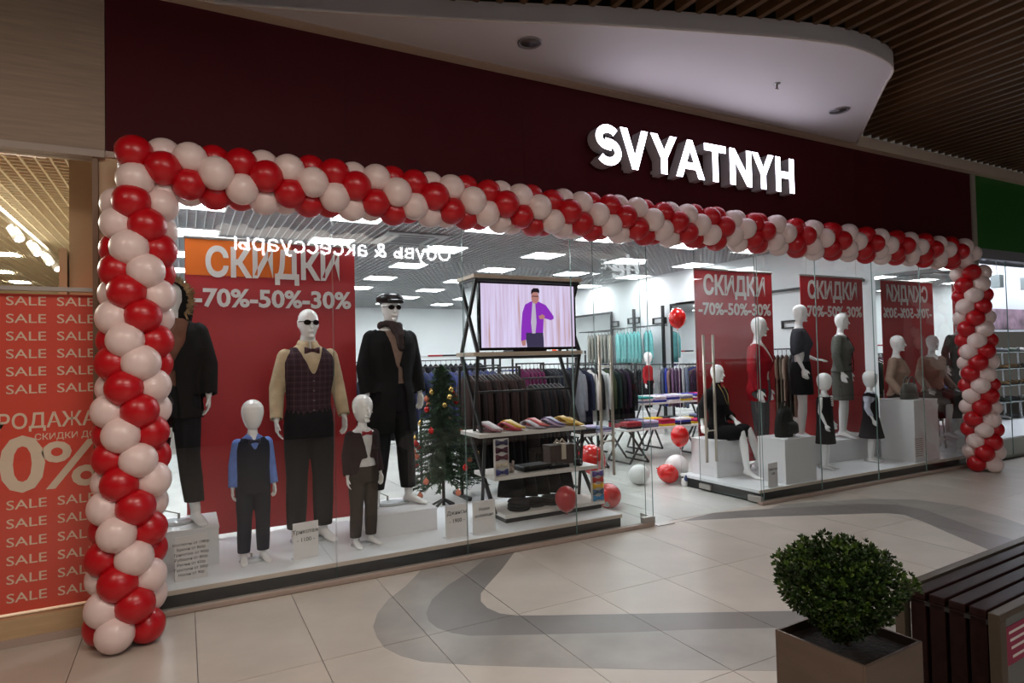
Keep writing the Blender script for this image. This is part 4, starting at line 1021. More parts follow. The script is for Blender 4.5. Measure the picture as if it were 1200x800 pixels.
def rail(a, b, z, label, wall=False, shelf=None):
    a = Vector(a); b = Vector(b); c_ = (a + b) / 2
    t = thing('clothes_rail', label, 'clothes rail', (c_.x, c_.y, 0), world=True)
    A = Vector((a.x, a.y, z)); B = Vector((b.x, b.y, z)); d = (B - A).normalized(); s_ = Vector((-d.y, d.x, 0))
    MB().bar(A - d * .05, B + d * .05, .024, n=8, smooth=True).build('rail', blk, t)
    if wall:
        for P in (A, A.lerp(B, .5), B): MB().bar(P, Vector((WX - .001, P.y, z)), .018).build('bracket', blk, t)
    else:
        for P in (A - d * .05, B + d * .05):
            q = Vector((P.x, P.y, 0)); MB().bar(P + Vector((0, 0, .012)), q + Vector((0, 0, .03)), .026).build('post', blk, t)
            MB().bar(q - s_ * .24 + Vector((0, 0, .015)), q + s_ * .24 + Vector((0, 0, .015)), .03).build('foot', blk, t)
fb = lambda n, c_: fabric(n, c_, .85)
brn = fb('rack_brown', (.036, .020, .018)); brn2 = fb('rack_dark_brown', (.024, .016, .016))
rail((2.92, 2.15), (3.62, 2.15), 1.50, 'black rail holding the dark brown jackets behind the television unit')
hang_row((2.92, 2.15), (3.62, 2.15), 1.50, 13, 'jacket', [brn, brn, brn2], 'dark brown jacket behind the television unit', 'dark brown jackets behind the television unit')
rail((3.72, 2.05), (4.22, 2.05), 1.36, 'lower black rail of dark jackets right of the brown jackets')
hang_row((3.74, 2.05), (4.20, 2.05), 1.36, 8, 'jacket', [brn2, black_f], 'nearly black jacket right of the brown jackets', 'nearly black jackets on the lower rail')
# lower tier of trousers under the brown jackets
hang_row((2.95, 2.20), (4.15, 2.20), .86, 14, 'skirt', [fb('rack_black', (.012, .011, .012))], 'black garment under the brown jackets', 'black garments in the low tier under the brown jackets')
rail((2.95, 2.20), (4.15, 2.20), .86, 'low black rail under the brown jackets')
blues = [fb('rack_denim', (.04, .05, .11)), fb('rack_slate', (.06, .065, .12)), fb('rack_blue', (.05, .06, .17))]
rail((3.0, 3.3), (4.2, 3.3), 1.22, 'black rail of blue shirts seen beside the Christmas tree')
hang_row((3.0, 3.3), (4.2, 3.3), 1.22, 14, 'shirt', blues, ['denim blue shirt behind the Christmas tree', 'slate blue shirt behind the Christmas tree', 'bright blue shirt behind the Christmas tree'], 'blue shirts on the rail behind the Christmas tree')
rail((3.1, 4.7), (4.6, 4.7), 1.5, 'black rail of blue shirts farther back behind the tree')
hang_row((3.1, 4.7), (4.6, 4.7), 1.5, 14, 'shirt', blues[::-1], ['bright blue shirt on the farther rail', 'slate shirt on the farther rail', 'denim shirt on the farther rail'], 'blue shirts on the farther rail')
plum = fabric('rack_plum', (.085, .012, .045)); dk = [fb('rack_black2', (.014, .014, .018)), fb('rack_charcoal', (.028, .028, .034)), fb('rack_ink', (.016, .018, .03))]
rail((4.75, 4.15), (5.15, 4.15), 1.52, 'short black rail of plum patterned shirts right of the television unit')
hang_row((4.77, 4.15), (5.13, 4.15), 1.52, 5, 'shirt', [plum], 'plum patterned shirt on the rail below the television screen', 'plum shirts on the rail')
rail((5.2, 4.15), (6.2, 4.15), 1.50, 'black rail of dark shirts right of the plum shirts')
hang_row((5.2, 4.15), (6.2, 4.15), 1.50, 12, 'shirt', dk, ['black shirt on the rail right of the plum shirts', 'charcoal shirt on the rail right of the plum shirts', 'ink blue shirt on the rail right of the plum shirts'], 'dark shirts right of the plum ones')
hang_row((4.9, 4.2), (6.1, 4.2), .88, 12, 'skirt', dk, 'dark trousers under the dark shirts', 'dark trousers on the lower rail')
rail((4.9, 4.2), (6.1, 4.2), .88, 'low black rail of dark trousers under the dark shirts')
mixm = [fb('rack_grey', (.16, .16, .18)), fb('rack_navy', (.02, .022, .045)), fb('rack_white', (.58, .58, .60)), fb('rack_black3', (.012, .012, .012)), fb('rack_white2', (.60, .60, .60)), fb('rack_olive', (.035, .048, .018)), fb('rack_bottle', (.012, .025, .022)), fb('rack_black4', (.013, .013, .016)), fb('rack_aubergine', (.025, .014, .03)), fb('rack_black5', (.012, .012, .014))]
rail((5.48, 3.62), (6.45, 3.52), 1.48, 'black rail of mixed blazers seen through the open glass door')
hang_row((5.48, 3.62), (6.45, 3.52), 1.48, 10, 'jacket', mixm, ['light grey blazer at the left end of the mixed rail', 'navy blazer second on the mixed rail', 'white blazer third on the mixed rail', 'black blazer between the two white ones on the mixed rail', 'white blazer fifth on the mixed rail', 'olive green blazer on the mixed rail', 'bottle green blazer right of the olive one', 'black blazer right of the bottle green one', 'aubergine blazer near the right end of the mixed rail', 'black blazer at the right end of the mixed rail'], 'mixed blazers on the rail by the door')
hang_row((2.66, .62), (3.34, .62), .535, 5, 'skirt', [fb('unit_black', (.010, .010, .011))], 'small black garment hanging under the middle shelf', 'black garments hanging under the middle shelf', ang=.9)
for o in [q for q in C.objects if q.get('group') == 'black garments hanging under the middle shelf']: o.scale = (.62, .9, .42); o.location.z = .520
# right wall
teal = fb('rack_turquoise', (.16, .46, .46)); bei = fb('rack_beige', (.26, .25, .22))
rail((9.22, 9.0), (9.22, 7.6), 2.24, 'high wall rail of beige tops left of the turquoise ones', wall=True)
hang_row((9.22, 8.7), (9.22, 7.7), 2.24, 7, 'shirt', [bei], 'beige top left of the turquoise shirts', 'beige tops on the high wall rail', ang=.9)
rail((9.22, 7.5), (9.22, 6.0), 2.26, 'high wall rail of turquoise shirts', wall=True)
hang_row((9.15, 7.4), (9.15, 6.5), 2.24, 7, 'shirt', [teal], 'turquoise shirt in the large group on the high wall rail', 'turquoise shirts in the large group', ang=1.0)
hang_row((9.15, 6.35), (9.15, 6.1), 2.24, 2, 'shirt', [teal], 'turquoise shirt in the small group at the right', 'turquoise shirts in the small group', ang=1.0)
rail((9.2, 8.8), (9.2, 5.0), 1.40, 'long lower wall rail of skirts and jackets', wall=True)
crm = fb('rack_cream', (.44, .43, .36))
hang_row((9.1, 7.35), (9.1, 6.85), 1.38, 4, 'skirt', [crm], 'cream skirt on the lower wall rail', 'cream skirts on the lower wall rail', ang=.8)
hang_row((9.1, 6.75), (9.1, 6.25), 1.38, 5, 'shirt', [dk[0]], 'black top on the lower wall rail beside the cream skirts', 'black tops on the lower wall rail', ang=.8)
hang_row((9.1, 8.7), (9.1, 7.5), 1.38, 9, 'shirt', [dk[1], brn2], 'dark top at the far lower rail', 'dark tops at the far lower rail', ang=.8)
mv = [fb('rack_light_grey', (.27, .27, .28)), fb('rack_denim2', (.10, .12, .17)), fb('rack_royal', (.03, .05, .30)), fb('rack_taupe', (.20, .13, .13)), fb('rack_mauve', (.13, .07, .13)), fb('rack_mauve2', (.07, .045, .075)), fb('rack_plum2', (.06, .02, .06))]
hang_row((9.0, 5.75), (9.0, 4.85), 1.42, 9, 'jacket', mv, ['light grey coat on the right wall rail', 'denim blue coat on the right wall rail', 'royal blue coat on the right wall rail', 'taupe coat on the right wall rail', 'mauve coat on the right wall rail', 'dark mauve coat on the right wall rail', 'plum coat on the right wall rail'], 'coats on the right wall rail', ang=.7)
rail((9.05, 3.5), (9.05, 2.3), 1.66, 'wall rail of brown dresses behind the red cardigan mannequin', wall=True)
drs = [fb('dress_olive', (.07, .055, .04)), fb('dress_sand', (.19, .14, .11)), fb('dress_black', (.02, .018, .017)), fb('dress_brown', (.11, .07, .05))]
hang_row((9.05, 3.4), (9.05, 2.35), 1.64, 12, 'dress', drs, ['olive brown dress on the rail behind the red cardigan', 'sand dress on the rail behind the red cardigan', 'black dress on the rail behind the red cardigan', 'chestnut dress on the rail behind the red cardigan'], 'dresses on the rail behind the red cardigan', ang=.5)
# thin black rail high on the right wall
MB().bar((9.42, 5.6, 2.70), (9.42, 1.4, 2.70), .04).build('trim_1', blk, kind='structure')
for i, (y, z) in enumerate(((7.9, 2.32), (7.1, 2.36), (6.2, 2.30), (2.75, 2.02))):
    t = thing('shelf_sign_frame', ['small black frame above the beige tops', 'small black frame above the turquoise shirts', 'small black frame at the end of the turquoise rail', 'small black name plate on the white wall between the banners'][i], 'frame', (9.46, y, z))
    MB().box((-.02, .02), (-.22, .22), (0, .025)).box((-.02, .02), (-.22, .22), (.12, .145)).box((-.02, .02), (-.22, -.19), (0, .145)).box((-.02, .02), (.19, .22), (0, .145)).build('frame', blk, t)
# black framed mirrors / openings leaning by the right wall
def frame(y0, y1, z1, label, x=9.40):
    t = thing('framed_mirror', label, 'mirror', (x, (y0 + y1) / 2, 0), world=True)
    box('glass', (x + .02, x + .025), (y0, y1), (.1, z1), mir, t)
    MB().box((x, x + .05), (y0 - .04, y0), (.0, z1)).box((x, x + .05), (y1, y1 + .04), (.0, z1)).box((x, x + .05), (y0 - .04, y1 + .04), (z1, z1 + .05)).build('frame', blk, t)
frame(7.95, 9.95, 2.66, 'tall black framed mirror on the right wall behind the dark blazers')
frame(4.75, 5.75, 2.66, 'tall black framed mirror on the right wall beside the hanging red balloon')
for y in (6.0, 7.0): MB().box((9.38, 9.44), (y, y + .05), (0, 2.7)).build('trim_2', blk, kind='structure')
# ---------------- tables with folded clothes
cols = [('red', (.30, .02, .03)), ('royal', (.03, .04, .28)), ('white', (.60, .60, .62)), ('black', (.015, .015, .018)), ('yellow', (.60, .42, .03)), ('slate', (.14, .15, .24)), ('magenta', (.38, .02, .10)), ('lilac', (.40, .36, .50)), ('teal', (.02, .25, .22)), ('brown', (.05, .035, .03))]
CM = {n_: fabric('fold_' + n_, c_) for n_, c_ in cols}; FM = {}
def folded(x, y, z, c_, where, w_=.26, d=.20, h=.035, rz=0, place=''):
    if c_ not in FM:
        FM[c_] = (MB().box((-.13, .13), (-.10, .10), (0, .033)).mesh('fold', CM[c_], .010), MB().box((-.125, .125), (-.103, -.06), (.004, .016)).mesh('fold_edge', CM[c_], .004))
    t = thing('folded_garment', f'{c_} folded garment{place} {where}', 'folded clothes', (x, y, z), rz, 'folded clothes ' + where)
    obj('fold', FM[c_][0], t); obj('fold_edge', FM[c_][1], t)
def table(x0, x1, y0, y1, z, label, stacks, where, top=None):
    t = thing('trestle_table', label, 'table', ((x0 + x1) / 2, (y0 + y1) / 2, 0), world=True)
    box('tabletop', (x0, x1), (y0, y1), (z - .03, z), mat('table_white', (.60, .60, .58), .35), t, .003)
    for y in (y0 + .06, y1 - .06):
        for x in (x0 + .10, x1 - .45):
            MB().bar((x, y, z - .03), (x + .35, y, .012), .024).bar((x + .35, y, z - .03), (x, y, .012), .024).build('leg', blk, t)
    for x in (x0 + .10, x0 + .45, x1 - .45, x1 - .10): MB().bar((x, y0 + .06, .012), (x, y1 - .06, .012), .024).build('foot_bar', blk, t)
    n = len(stacks); d = (x1 - x0 - .06) / n
    for k, st_ in enumerate(stacks):
        for row in range(2):
            for j, c_ in enumerate(st_ if row == 0 else st_[::-1]):
                folded(x0 + .03 + d * (k + .5), y0 + .14 + row * .28, z + .0005 + j * .034, c_, where, rz=rr.uniform(-.05, .05), place=', %s from below, %s stack, %s row' % (ORD[j], ORD[k], ('front', 'rear')[row]))
table(4.88, 5.5, 3.0 - .35, 3.25, .52, 'white trestle table under the mixed blazers', [['brown', 'black'], ['lilac', 'slate']], 'under the blazers')
table(5.72, 7.75, 2.70, 3.35, .52, 'long white trestle table with colourful folded clothes seen through the doorway', [['black', 'red', 'red'], ['slate', 'slate', 'lilac'], ['yellow', 'magenta', 'red'], ['black', 'royal', 'white'], ['yellow', 'magenta'], ['slate', 'black', 'royal']], 'on the long doorway table')
t = thing('step_table', 'raised white table standing behind the long trestle table', 'table', (7.8, 3.9, 0), world=True)
box('tabletop', (6.75, 8.9), (3.62, 4.25), (.77, .80), M['table_white'], t, .003)
for x in (6.9, 8.4):
    for y in (3.68, 4.19): MB().bar((x, y, .77), (x + .35, y, .012), .024).bar((x + .35, y, .77), (x, y, .012), .024).build('leg', blk, t)
    MB().bar((x, 3.68, .012), (x, 4.19, .012), .024).build('foot_bar', blk, t); MB().bar((x + .35, 3.68, .012), (x + .35, 4.19, .012), .024).build('foot_bar', blk, t)
for k, st_ in enumerate([['slate', 'white', 'teal'], ['royal', 'lilac', 'white'], ['white', 'royal', 'lilac'], ['yellow', 'slate', 'white'], ['magenta', 'white', 'royal'], ['magenta', 'red', 'magenta'], ['white', 'slate', 'black']]):
    for row in range(2):
        for j, c_ in enumerate(st_): folded(6.93 + k * .30, 3.76 + row * .28, .8005 + j * .034, c_, 'on the raised rear table', rz=rr.uniform(-.05, .05), place=', %s from below, %s stack, %s row' % (ORD[j], ORD[k], ('front', 'rear')[row]))
# shelf gondolas further back with shoes and bags
def gondola(x0, x1, y0, y1, label, levels, seed, wh_):
    rg = random.Random(seed)
    t = thing('shelf_unit', label, 'shelf unit', ((x0 + x1) / 2, (y0 + y1) / 2, 0), world=True)
    for x in (x0, x1): MB().box((x - .015, x + .015), (y0, y0 + .03), (0, 1.75)).box((x - .015, x + .015), (y1 - .03, y1), (0, 1.75)).build('upright', blk, t)
    for z in levels: box('shelf', (x0, x1), (y0, y1), (z, z + .025), M['table_white'], t)
    for z in levels[1:]:
        x = x0 + .15; k = 0
        while x < x1 - .12:
            c_ = rg.choice(['black', 'brown', 'slate', 'white', 'royal', 'black', 'red'])
            folded(x, (y0 + y1) / 2, z + .026, c_, wh_, place=', %s from the left, %s shelf up,' % (ORD[k], ORD[levels.index(z)])); x += .30; k += 1
gondola(.2, 2.4, 6.2, 6.6, 'low shelf unit at the back left of the store', [.1, .5, .9, 1.3, 1.7], 1, 'at the back left')
gondola(3.2, 5.4, 6.4, 6.8, 'tall shelf unit behind the television', [.1, .5, .9, 1.3, 1.65], 2, 'behind the television')
gondola(6.0, 8.2, 7.3, 7.7, 'wide shelf unit far behind the doorway', [.1, .5, .9, 1.3, 1.65], 3, 'behind the doorway')
for (a, b, z, n, nm) in (((1.7, 3.2), (2.7, 3.2), 1.5, 9, 'left'), ((.6, 7.6), (3.0, 7.6), 1.6, 20, 'far left'), ((3.4, 8.2), (6.0, 8.2), 1.6, 22, 'central far')):
    rail(a, b, z, f'black clothes rail at the {nm} of the store')
    hang_row(a, b, z, n, 'jacket', [dk[0], dk[2], brn, blues[0], dk[1]], f'dark jacket on the {nm} rail', f'dark jackets on the {nm} rail')
# things seen between the shelves: red shoe, cap and beige hat on a stand
def bust(x, y, z, label, col):
    t = thing('hat_mannequin', label, 'mannequin', (x, y, z))
    MB().loft([((0, 0, 0), .06, .06), ((0, 0, .06), .045, .045), ((0, 0, .12), .07, .08), ((0, 0, .20), .08, .09), ((0, 0, .27), .05, .06), ((0, 0, .29), .01, .01)], 16).build('head', man_w, t)
    MB().loft([((0, 0, .21), .12, .13), ((0, 0, .23), .085, .095), ((0, 0, .30), .07, .08), ((0, 0, .31), .02, .02)], 16).build('hat', mat('hat_' + col[0], col[1], .8), t)
t = thing('hat_shelf', 'narrow black shelf above the dark shirts carrying a hat and a bag', 'shelf', (5.5, 4.5, 0), world=True)
box('board', (4.85, 6.15), (4.42, 4.72), (1.60, 1.625), M['table_white'], t)
for x in (4.87, 6.13): MB().bar((x, 4.6, 0), (x, 4.6, 1.6), .026).build('post', blk, t)
bust(5.15, 4.56, 1.625, 'white display head with a beige cap on the hat shelf', ('beige', (.45, .38, .30)))
t = thing('orange_shoe', 'orange high-heeled shoe on the shelf above the dark shirts', 'shoe', (5.72, 4.55, 1.625), .3)
MB().tube([(-.10, 0, .10), (-.05, 0, .09), (.02, 0, .045), (.10, 0, .028), (.15, 0, .022)], [.030, .032, .032, .036, .022], 10, flat=.9).build('upper', mat('orange_patent', (.75, .07, .02), .25), t)
MB().bar((-.11, 0, .09), (-.12, 0, .002), .018, n=8).build('heel', M['orange_patent'], t)
t = thing('round_bag', 'golden round bag on the shelf above the dark shirts', 'bag', (5.38, 4.55, 1.625))
MB().loft([((0, 0, .0), .04, .03), ((0, 0, .03), .075, .04), ((0, 0, .08), .085, .045), ((0, 0, .13), .06, .035), ((0, 0, .15), .02, .02)], 16).build('body', mat('gold_leather', (.50, .33, .14), .3), t)
MB().tube([(-.05, 0, .13), (-.04, 0, .22), (.04, 0, .22), (.05, 0, .13)], .006, 6).build('strap', M['gold_leather'], t)
# child display figure with red shirt far back
r_, J = figure('mannequin', 'small white child mannequin in a red shirt beside the turquoise shirts', 'child', (8.55, 5.55, 0), math.radians(20), 1.25, khang, face=False, base=False, voxel=.012,
   clothes=[dict(part='shirt', m=fabric('red_shirt', (.35, .02, .025)), typ='top', z0=.80, z1=1.38, inf=.012, slinf=.02, neck=1.37, voxel=.014), dict(part='trousers', m=black_f, typ='trousers', z0=.10, z1=.92, inf=.018, voxel=.014)])
r_.location.z = .45
t = thing('display_plinth', 'white plinth under the child mannequin in the red shirt', 'display box', (8.55, 5.55, 0))
MB().box((-.2, .2), (-.2, .2), (0, .43)).build('carcass', bw, t); MB().box((-.205, .205), (-.205, .205), (.43, .45)).build('top_board', bw, t)
# backpack and handbag on the display boxes
t = thing('backpack', 'black textile backpack standing on the front display box', 'backpack', (6.13, .30, .64), math.radians(10))
bpm = fabric('backpack_black', (.014, .015, .013), .6)
MB().loft([((0, 0, .0), .155, .085), ((0, 0, .04), .165, .095), ((0, 0, .16), .155, .085), ((0, 0, .27), .125, .07), ((0, 0, .33), .07, .045), ((0, 0, .345), .02, .02)], 22).build('body', bpm, t)
MB().loft([((0, -.085, .03), .10, .02), ((0, -.105, .05), .11, .03), ((0, -.10, .14), .105, .03), ((0, -.08, .17), .09, .02)], 16).build('front_pocket', bpm, t)
MB().tube([(-.06, 0, .32), (-.05, 0, .385), (0, 0, .40), (.05, 0, .385), (.06, 0, .32)], .011, 8).build('top_handle', bpm, t)
MB().tube([(-.11, -.05, .28), (-.15, -.04, .16), (-.16, -.04, .03)], .014, 8, flat=.5).build('strap', bpm, t)
MB().box((-.035, .035), (-.128, -.122), (.20, .22)).box((-.02, .0), (-.115, -.110), (.01, .07)).build('badge', M['card_white'], t)
t = thing('handbag', 'grey leather handbag with two handles on the tall display box', 'handbag', (8.66, .34, .94), math.radians(8))
hbm = mat('olive_grey_leather', (.085, .082, .07), .45)
MB().loft([((0, 0, 0), .20, .08), ((0, 0, .02), .21, .085), ((0, 0, .14), .19, .07), ((0, 0, .20), .17, .04), ((0, 0, .21), .15, .02)], 20).build('body', hbm, t)
for q in (-.03, .03): MB().tube([(-.10, q, .18), (-.07, q, .27), (0, q, .30), (.07, q, .27), (.10, q, .18)], .009, 8).build('handle', hbm, t)
MB().box((-.03, .03), (-.09, -.075), (.10, .13)).build('clasp', M['chrome'], t)
# ================================================================ Christmas tree
t = thing('christmas_tree', 'decorated artificial Christmas tree behind the capped mannequin', 'christmas tree', (2.50, 1.78, 0))
MB().bar((0, 0, .03), (0, 0, 1.5), .035, n=8).build('trunk', mat('trunk_dark', (.03, .022, .015), .8), t)
for a in range(4): MB().bar((0, 0, .10), (.17 * math.cos(a * PI / 2 + .5), .17 * math.sin(a * PI / 2 + .5), .012), .022).build('foot', blk, t)
nd = mat('needles', (.022, .055, .022), .7, nscale=8, namt=.5); mb = MB(); rt = random.Random(11)
orn = []
for lev in range(20):
    z = .34 + lev * .062; R_ = .42 * (1 - (lev / 20.5) ** 1.15) + .04; nb = max(5, int(13 - lev * .35))
    for b_ in range(nb):
        a = b_ * 2 * PI / nb + lev * 1.1 + rt.uniform(-.2, .2); L_ = R_ * rt.uniform(.75, 1.08)
        tip_ = Vector((math.cos(a) * L_, math.sin(a) * L_, z - L_ * .22 + rt.uniform(-.02, .03))); root_ = Vector((0, 0, z + .04))
        for k in range(22):
            s_ = .12 + .88 * k / 22; p = root_.lerp(tip_, s_) + Vector((0, 0, -.03 * math.sin(s_ * PI)))
            dd = (tip_ - root_).normalized()
            for q in range(3):
                w_ = Vector((rt.uniform(-1, 1), rt.uniform(-1, 1), rt.uniform(-.7, .9))).normalized() * .052 + dd * .025
                o_ = w_.cross(dd).normalized() * .0075
                mb.add([p - o_, p + o_, p + w_], [(0, 1, 2)])
        if rt.random() < .22: orn.append(tip_)
mb.build('needles', nd, t, kind='stuff')
om = [mat('bauble_red', (.45, .012, .01), .15, .2), mat('bauble_orange', (.55, .16, .09), .2, .2), mat('bauble_gold', (.55, .38, .12), .2, .8)]
for i, p in enumerate(orn[:42]):
    g = MB().loft([((0, 0, -.032), .004, .004), ((0, 0, -.024), .022, .022), ((0, 0, 0), .032, .032), ((0, 0, .024), .022, .022), ((0, 0, .034), .006, .006), ((0, 0, .045), .006, .006)], 12).build('bauble', om[i % 3], t)
    g.location = p + Vector((0, 0, -.045))
# ================================================================ loose balloons
def helium(x, y, z, r, m, label, string=None, tilt=(0, 0), L=1.12, tag_=None):
    t = thing('balloon', label, 'balloon', (x, y, z))
    me = balloon_mesh('latex', m, r, L, 22, 14); o = obj('latex', me, t, rot=(tilt[0], tilt[1], 0))
    if string:
        zz = -r * L * 1.2
        MB().tube([(0, 0, zz), (.01, 0, zz - string * .5), (0, 0, zz - string)], .003, 5).build('string', mat('string_white', (.6, .6, .6), .6), t)
rb_m = mat('balloon_bright_red', (.62, .015, .012), .18, coat=.6); wb_m = mat('balloon_pure_white', (.75, .76, .74), .3)
helium(5.75, 1.60, 2.09, .115, rb_m, 'red helium balloon floating highest beside the right banner', string=1.75)
helium(5.46, 1.30, .60, .115, rb_m, 'red balloon on a stick low in the doorway in front of the tables', string=.40)
helium(5.03, 1.58, .125, .125, wb_m, 'white balloon lying alone on the floor left of the other door balloons', tilt=(1.2, .4), L=1.0)
helium(5.62, 1.55, .17, .15, wb_m, 'large white balloon on the floor behind a red one', tilt=(.3, 0), L=1.0)
helium(5.36, 1.42, .125, .12, rb_m, 'red balloon on the floor in front of the white one', tilt=(2.0, -.8))
helium(4.00, 1.12, .47, .155, rb_m, 'red balloon hovering beside the end of the display unit', string=.1, tilt=(0, -.5))
helium(4.02, .85, .115, .135, rb_m, 'red balloon lying half hidden behind the end of the stage', tilt=(.9, -1.2))
helium(3.05, .17, .335, .100, mat('balloon_dull_red', (.40, .02, .022), .3, coat=.3), 'red balloon standing on the stage in front of the black clothes', tilt=(0, 0))
t = thing('balloon_weight', 'small white and blue balloon weight on the floor near the stage corner', 'ornament', (5.42, 1.20, 0))
MB().loft([((0, 0, 0), .035, .035), ((0, 0, .04), .045, .045), ((0, 0, .09), .03, .03), ((0, 0, .10), .01, .01)], 14).build('body', wb_m, t)
MB().loft([((0, -.02, .06), .02, .02), ((0, -.03, .10), .03, .02), ((.01, -.03, .14), .012, .01)], 8).build('bow', mat('ribbon_blue', (.03, .05, .15), .4), t)
# ================================================================ neighbouring shop on the left
nl_w = mat('left_shop_wall', (.58, .45, .27), .6)
ns = struct('wall_left_shop')
box('side_wall', (-.70, -.46), (.66, 14), (0, 4.2), nl_w, ns)
box('rear_wall', (-9, -.80), (14, 14.1), (0, 4.2), nl_w, ns)

brownf = mat('brown_post', (.20, .12, .07), .5)
box('post', (-.492, -.462), (-.01, .06), (0, 2.94), brownf, ns)
box('head_trim', (-3.6, -.425), (-.03, .10), (2.925, 2.968), mat('head_trim_paint', (.36, .29, .25), .5), ns)
box('transom', (-3.6, -.49), (.02, .07), (2.085, 2.11), mat('transom_grey', (.40, .37, .34), .4), ns)
box('window_sill', (-3.6, -.49), (.0, .14), (.04, .155), mat('sill_oak', (.52, .36, .20), .5, nscale=5, namt=.1, stretch=(.6, 5, 5)), ns)
box('kick_plate', (-3.6, -.46), (-.03, .10), (0, .042), alu, ns)
wlo = struct('window_3')
for a, b in ((-1.99, -.49), (-3.5, -2.0)): pane(a, b, .04, .155, 2.085, wlo); pane(a, b, .04, 2.11, 2.925, wlo)
t = thing('sale_poster', 'large red SALE poster filling the left neighbour window', 'poster', (-1.9, .10, .16), world=True)
box('sheet', (-3.3, -.50), (.085, .088), (.165, 2.07), mat('poster_red', (.74, .075, .045), .5), t)
cream_p = mat('poster_print', (.80, .64, .50), .6)
rows = [2.0, 1.893, 1.786, 1.679, 1.572, 1.465] + [.775, .665, .555, .445, .335, .225]
sm = None
for z in rows:
    for k in range(6):
        xr = -.49 - .25 * k
        if sm is None:
            o = text('sale_word', 'SALE', .078, cream_p, t, (xr - .20 + .10, .084, z - .0), width=.195, bold=.002); sm = o.data
        else: obj('sale_word', sm, t, loc=Vector((xr - .20 + .10, .084, z)) - t.location, rot=(PI / 2, 0, 0))
text('poster_print', 'РАСПРОДАЖА', .125, cream_p, t, (-.485, .084, 1.255), align='RIGHT', bold=.014, width=.80)
text('poster_print', 'СКИДКИ ДО', .052, cream_p, t, (-.487, .084, 1.180), align='RIGHT', bold=.008, width=.31)
text('poster_print', '50', .46, cream_p, t, (-.745, .084, .885), align='RIGHT', bold=.022)
text('poster_print', '%', .40, cream_p, t, (-.46, .084, .885), align='RIGHT', bold=.012, width=.30)
# ceiling of the left shop: open lattice, track with spot lamps, panels
lc = struct('ceiling_left_shop')
lm = MB(); lw = mat('lattice_cream', (.62, .56, .45), .6)
x = -9.0
while x < -.54: lm.box((x, x + .018), (.15, 14), (3.55, 3.60)); x += .12
y = .2
while y < 14: lm.box((-9, -.54), (y, y + .018), (3.553, 3.60)); y += .12
lm.build('lattice', lw, lc, kind='stuff')
box('deck', (-9, -.74), (.12, 14), (3.85, 3.9), mat('deck_brown', (.46, .40, .31), .8), lc)
t = thing('light_track', 'white ceiling track with a row of spot lamps in the left neighbour shop', 'light track', (-1.4, 3.0, 3.35), world=True)
MB().bar((-1.82, 3.0, 3.42), (-1.82, 10, 3.42), .05).build('track', mat('track_white', (.45, .42, .36), .5), t)
spe = emit('spot_glow', (1, .93, .8), 8)
area('left_shop_fill', (-3.5, 5, 3.5), 4, 4, 300, (1, .91, .76))  # added fill light without a fixture, brightens the left shop by bounce
for k, y in enumerate((5.0, 6.1, 7.0, 7.7, 8.3, 8.9)):
    h_ = MB(); a = Vector((-1.82, y, 3.30)); d = Vector((.45, -.55, -.70)).normalized()
    h_.bar((-1.82, y, 3.42), a, .02, n=6)
    X_ = d.cross(Vector((0, 0, 1))).normalized(); Y_ = X_.cross(d)
    h_.loft([(a - d * .10, .055, .055, X_, Y_), (a + d * .12, .065, .065, X_, Y_)], 14, cap=True); L = h_.build('spot_lamp', M['track_white'], t)
    g = MB().loft([(a + d * .121, .052, .052, X_, Y_), (a + d * .124, .048, .048, X_, Y_)], 14).build('lens', spe); g.parent = L
for i, (x, y) in enumerate(((-2.6, 8.5), (-3.15, 10.9), (-3.17, 12.6), (-3.4, 2.6))):
    t = thing('ceiling_light', 'warm panel light in the left neighbour shop, %s from the front' % ORD[(1, 2, 3, 0)[i]], 'ceiling light', (x, y, 3.545), group='panel lights in the left neighbour shop')
    MB().box((-.16, .16), (-.16, .16), (-.01, 0)).build('diffuser', emit('warm_panel', (1, .88, .68), 40) if i == 0 else M['warm_panel'], t); MB().box((-.175, .175), (-.175, .175), (0, .02)).build('frame', M['panel_frame'], t)
t = thing('wall_board', 'pale board on the side wall of the left neighbour shop', 'board', (-.73, 1.2, 2.3), world=True)
box('board', (-.745, -.715), (.62, 1.75), (2.12, 2.44), mat('pale_panel', (.62, .56, .42), .6), t); box('edge', (-.75, -.705), (.60, .62), (2.12, 2.44), nl_w, t)
# ================================================================ green neighbour on the right
box('wall_neighbour_back', (9.62, 20), (4.6, 4.7), (0, 4), mat('nb_wall', (.55, .56, .62), .7), kind='structure')
box('ceiling_neighbour', (9.62, 20), (.1, 4.6), (3.3, 3.35), mat('nb_ceil', (.35, .36, .38), .8), kind='structure')
wn = struct('window_4')
for a, b in ((9.80, 10.62), (10.62, 11.9), (11.9, 13.4), (13.4, 15), (15, 17)): pane(a + .004, b - .004, .03, .05, 2.86, wn)
nst = thing('display_stage', 'pale low display stage in the green-topped neighbour window', 'stage', (13, .6, 0), world=True)
box('plinth', (9.85, 17), (.08, 1.5), (0, .27), mat('nb_stage', (.36, .37, .33), .5), nst); box('top_board', (9.85, 17), (.08, 1.5), (.27, .29), M['stage_white'], nst)
t = thing('wall_poster', 'grey and pink picture poster on the neighbour wall behind the right balloon column', 'poster', (14.4, 1.5, 1.9), world=True)
box('sheet', (12.4, 16.8), (1.50, 1.52), (1.90, 3.15), mat('poster_white', (.78, .80, .88), .6), t)
box('picture', (12.4, 16.8), (1.494, 1.499), (1.94, 2.33), mat('shell_print', (.26, .17, .22), .6, nscale=3.5, namt=.75), t)
nbf = thing('glass_shelving', 'glass shelf rack of small shoes and ornaments in the neighbour shop', 'shelving', (14.2, 1.3, 0), world=True)
